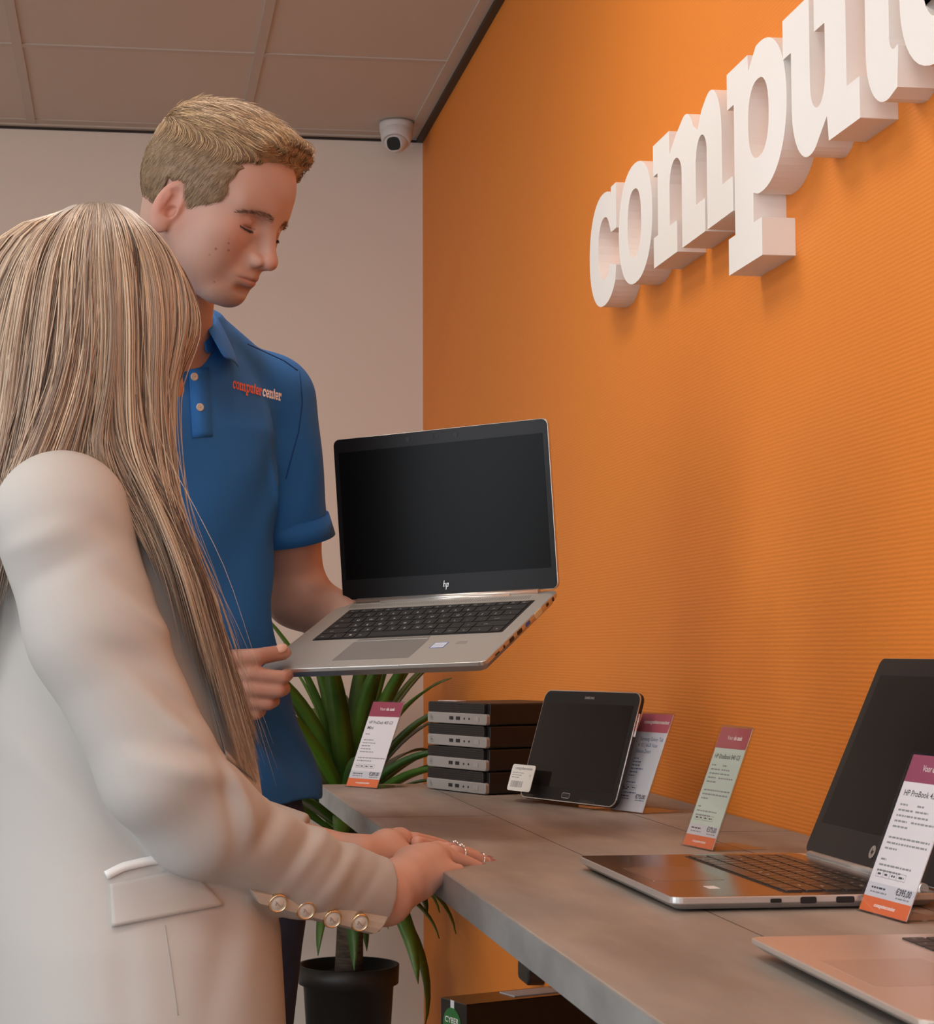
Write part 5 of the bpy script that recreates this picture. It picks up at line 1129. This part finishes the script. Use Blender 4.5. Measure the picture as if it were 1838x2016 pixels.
# lapel and front edge with a button
lp = panel([(388, 1290), (450, 1395), (515, 1560), (445, 1500)], 'lapel', m_blaz, blazer, 1.55, .004)
c = P(480, 1556, 1.83); MB().lathe([(.0001, .003), (.0050, .0028), (.0065, .002), (.0062, -.002)], tuple(c), n=24, axis=(.4, -.9, .1)).build('button', m_gold, bl)
def w_trouser(p):
    d = w_legs(p)-.018; d = smin(d, loft(p, [(.60, .0, 1.905, .175, .12), (.78, .0, 1.905, .175, .12)], WF, WL), .03); return np.maximum(d, .05-p[:, 2])
vt, ft = polygonise(w_trouser, (-.2, 1.66, .03), (.2, 2.14, .80), .006, 1); mesh_obj('trousers', vt, ft, mat('cream_trouser', (.50, .46, .43), .8), wom)
for c in (V3(0, 1.83, 0), V3(-.02, 2.0, 0)):
    def shoe(p, c=c): return np.maximum(smin(cap(p, c+V3(-.03, 0, .04), c+V3(.15, .02, .028), .034, .028), cap(p, c+V3(0, 0, .05), c+V3(0, 0, .10), .036, .034), .03), -p[:, 2]+.001)
    v, f = polygonise(shoe, c+V3(-.09, -.09, -.01), c+V3(.21, .12, .16), .006, 1); mesh_obj('shoe', v, f, m_shoe, wom)

# long hair: guide locks from the parting, over the near side of the head, onto back and shoulder
G = [
 [(128, 412, 1.912), (70, 450, 1.868), (20, 530, 1.87), (-15, 640, 1.85), (-40, 780, 1.84), (-60, 940, 1.84), (-75, 1100, 1.84), (-85, 1130, 1.85), (-90, 1400, 1.86)],
 [(140, 406, 1.912), (95, 440, 1.868), (50, 520, 1.82), (22, 640, 1.8), (2, 780, 1.79), (-22, 920, 1.785), (-45, 1060, 1.785), (-62, 1210, 1.8), (-72, 1360, 1.81)],
 [(158, 401, 1.912), (128, 435, 1.85), (98, 520, 1.795), (80, 640, 1.765), (60, 770, 1.755), (28, 890, 1.745), (-8, 1010, 1.75), (-40, 1150, 1.765), (-60, 1290, 1.78)],
 [(176, 399, 1.912), (165, 435, 1.84), (150, 520, 1.785), (142, 640, 1.755), (125, 750, 1.742), (92, 850, 1.732), (45, 950, 1.725), (2, 1060, 1.735), (-35, 1190, 1.755)],
 [(196, 398, 1.912), (200, 438, 1.84), (200, 520, 1.785), (200, 640, 1.762), (188, 760, 1.752), (172, 850, 1.745), (176, 905, 1.742), (215, 950, 1.735), (262, 1000, 1.725)],
 [(210, 399, 1.912), (228, 440, 1.84), (240, 520, 1.79), (242, 640, 1.77), (238, 770, 1.762), (248, 880, 1.75), (300, 990, 1.722), (360, 1120, 1.712), (405, 1270, 1.728)],
 [(222, 401, 1.912), (254, 442, 1.845), (278, 525, 1.8), (284, 640, 1.78), (282, 770, 1.772), (296, 890, 1.76), (335, 1010, 1.735), (385, 1160, 1.725), (440, 1375, 1.745)],
 [(236, 404, 1.912), (280, 448, 1.86), (314, 530, 1.815), (322, 640, 1.8), (312, 770, 1.79), (318, 900, 1.775), (344, 1030, 1.745), (399.0, 1200, 1.735), (467.0, 1450, 1.755)],
 [(250, 409, 1.912), (305, 462, 1.868), (346, 540, 1.84), (358, 640, 1.825), (332, 770, 1.81), (328, 900, 1.795), (344, 1040, 1.76), (406.0, 1210, 1.745), (482.0, 1480, 1.765)],
 [(262, 416, 1.912), (326, 478, 1.868), (374, 560, 1.875), (386, 645, 1.86), (338, 760, 1.835), (329, 900, 1.81), (341, 1045, 1.775), (411.0, 1210, 1.755), (488.0, 1420, 1.775)],
 [(270, 422, 1.912), (338, 490, 1.868), (384, 570, 1.915), (392, 640, 1.9), (354, 720, 1.87), (330, 880, 1.83), (342, 1050, 1.79), (418.0, 1200, 1.765), (492.0, 1380, 1.785)]]
for k_, sh_ in ((9, 8), (10, 14)):
    G[k_] = [(x-(sh_ if y > 450 else 0), y, Y) for x, y, Y in G[k_]]
GN = np.array([[P(*q_) for q_ in g] for g in G])
NS = 8200
s = rng.uniform(0, 10, NS); 
lock = rng.integers(0, 130, NS); lc = rng.uniform(0, 10, 130); s = np.where(rng.uniform(0, 1, NS) < .88, lc[lock]+rng.normal(0, .085, NS), s); s = np.clip(s, 0, 9.999)
NP = 30; path = lerp_path(GN, s, NP); u = np.linspace(0, 1, NP)[None, :, None]
layer = rng.uniform(0, 1, NS); 
lay_off = (lc*0)[lock]; lockn = rng.normal(0, 1, (130, 3)); 
away = V3(.1, 1, 0)
env = np.clip(u*6, 0, 1)
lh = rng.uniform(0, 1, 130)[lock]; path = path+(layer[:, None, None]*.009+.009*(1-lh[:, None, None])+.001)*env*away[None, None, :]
edge = (1-.75*(s/10)**3)[:, None, None]; path = path+lockn[lock][:, None, :]*np.array([.0040, .0040, .0])*env*(.4+u)*edge
wv = rng.uniform(0, 6.28, 130)[lock][:, None, None]; path = path+(np.sin(u*7+wv)*.0040*env*edge)*V3(1, .4, 0)+rng.normal(0, .0008, (NS, 1, 3))*env*(1+1.2*u)
clen = np.clip(rng.normal(.985, .05, NS), .7, 1.04)
# trim strand ends to different lengths
tt = np.linspace(0, 1, NP)[None, :]*clen[:, None]; k = tt*(NP-1); k0 = np.clip(np.floor(k).astype(int), 0, NP-2); w = (k-k0)[..., None]; ar = np.arange(NS)[:, None]; path = path[ar, k0]*(1-w)+path[ar, k0+1]*w
fly = rng.uniform(0, 1, NS) < .035; path[fly] += (np.linspace(0, 1, NP)[None, :, None]**2)*rng.normal(0, .010, (fly.sum(), 1, 3))
tones = np.array([[.62, .47, .335], [.49, .36, .265], [.375, .272, .205], [.23, .16, .12], [.74, .585, .44], [.125, .085, .066]]); pr_t = [.26, .26, .20, .11, .11, .06]
lt = rng.choice(6, 130, p=[.24, .22, .20, .16, .08, .10]); ti = np.where(rng.uniform(0, 1, NS) < .72, lt[lock], rng.choice(6, NS, p=pr_t)); base = tones[ti]*(1.02+.16*rng.uniform(0, 1, (NS, 1)))*(.74+.26*lh[:, None])*(1-.2*layer[:, None])  # recessed locks and deeper strands darkened: depth shade put into the hair colour
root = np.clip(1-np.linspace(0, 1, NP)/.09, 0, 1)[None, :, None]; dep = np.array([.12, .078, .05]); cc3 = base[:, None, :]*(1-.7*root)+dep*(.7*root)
v1, f1 = strands(path, rng.uniform(.00035, .0008, NS), 3)
# far side of the head, simpler
GF = GN.copy(); GF[:, :, 1] = 2*1.912-GF[:, :, 1]; GF = GF[[0, 2, 4, 6, 8, 10]]; GF[:, 0, 2] -= .010; GF[:, 1:3, 2] -= .012
GF[2:, 6:, 0] -= .03
NF = 1500; s2 = rng.uniform(0, 4.999, NF); pf = lerp_path(GF, s2, 20)-rng.uniform(0, .016, NF)[:, None, None]*np.clip(np.linspace(0, 1, 20)*6, 0, 1)[None, :, None]*away+rng.normal(0, .0015, (NF, 1, 3))
cf = np.repeat(tones[rng.choice(6, NF, p=pr_t)][:, None, :], 20, 1); v2, f2 = strands(pf, rng.uniform(.0007, .0013, NF), 3)
# back of the head, between the two sides
bkx = [-.066, -.118, -.148, -.156, -.160, -.166, -.170, -.172, -.172]; B0 = np.array([[x, 1.912, z] for x, z in zip(bkx, [1.560, 1.535, 1.480, 1.420, 1.350, 1.280, 1.205, 1.130, 1.060])])
q1 = GN[0]; q5 = GF[0]; GBK = np.stack([q1, (q1+B0)/2+V3(-.018, -.006, .004)*np.clip(np.arange(9), 0, 2)[:, None]/2, B0, (q5+B0)/2+V3(-.018, .006, .004)*np.clip(np.arange(9), 0, 2)[:, None]/2, q5])
NB = 2200; s5 = rng.uniform(0, 3.999, NB); pb5 = lerp_path(GBK, s5, 20)+rng.normal(0, .0018, (NB, 1, 3))*np.clip(np.linspace(0, 1, 20)*6, 0, 1)[None, :, None]+rng.uniform(0, .010, NB)[:, None, None]*V3(1, 0, 0)
cb5 = np.repeat(tones[rng.choice(6, NB, p=pr_t)][:, None, :], 20, 1); v6, f6 = strands(pb5, rng.uniform(.0007, .0013, NB), 3)
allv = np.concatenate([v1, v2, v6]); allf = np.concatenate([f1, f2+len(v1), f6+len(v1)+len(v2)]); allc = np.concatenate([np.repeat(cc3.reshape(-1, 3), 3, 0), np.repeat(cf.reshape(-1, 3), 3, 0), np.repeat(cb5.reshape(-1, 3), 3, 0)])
# under-layer: a closed shell through the guides, so no light shows through
def shell(Gd, off, thick, nu=60, nv=40):
    su = np.linspace(0, len(Gd)-1.0001, nu); A = lerp_path(Gd, su, nv); e_ = np.clip(np.linspace(0, 1, nv)*5, 0, 1)[None, :, None]; e2 = np.clip((1.0-np.linspace(0, 1, nv))*5, .12, 1)[None, :, None]
    A1 = A+away*off*e_; A2 = A+away*(off+thick*e2)*np.maximum(e_, .2); v = np.concatenate([A1.reshape(-1, 3), A2.reshape(-1, 3)]); n0 = nu*nv; f = []
    for i in range(nu-1):
        for j in range(nv-1): a = i*nv+j; f += [(a, a+1, a+nv+1, a+nv), (a+n0, a+nv+n0, a+nv+1+n0, a+1+n0)]
    rim = [j for j in range(nv)]+[i*nv+nv-1 for i in range(1, nu)]+[(nu-1)*nv+j for j in range(nv-2, -1, -1)]+[i*nv for i in range(nu-2, 0, -1)]
    f += [(rim[k], rim[k]+n0, rim[(k+1) % len(rim)]+n0, rim[(k+1) % len(rim)]) for k in range(len(rim))]
    return v, np.array(f)
v3, f3 = shell(GN[:, :8], .010, .012); v4, f4 = shell(GF[:, :8], -.010, -.012)
def w_cap(p): return smax2(w_head(p)-.005, -(p[:, 2]-(WC[2]-.02+.9*np.clip(p[:, 0]-(WC[0]+.03), -.2, .2))))
def smax2(a, b): return np.maximum(a, b)
v5, f5 = polygonise(w_cap, WC-.14, WC+.14, .004, 1)
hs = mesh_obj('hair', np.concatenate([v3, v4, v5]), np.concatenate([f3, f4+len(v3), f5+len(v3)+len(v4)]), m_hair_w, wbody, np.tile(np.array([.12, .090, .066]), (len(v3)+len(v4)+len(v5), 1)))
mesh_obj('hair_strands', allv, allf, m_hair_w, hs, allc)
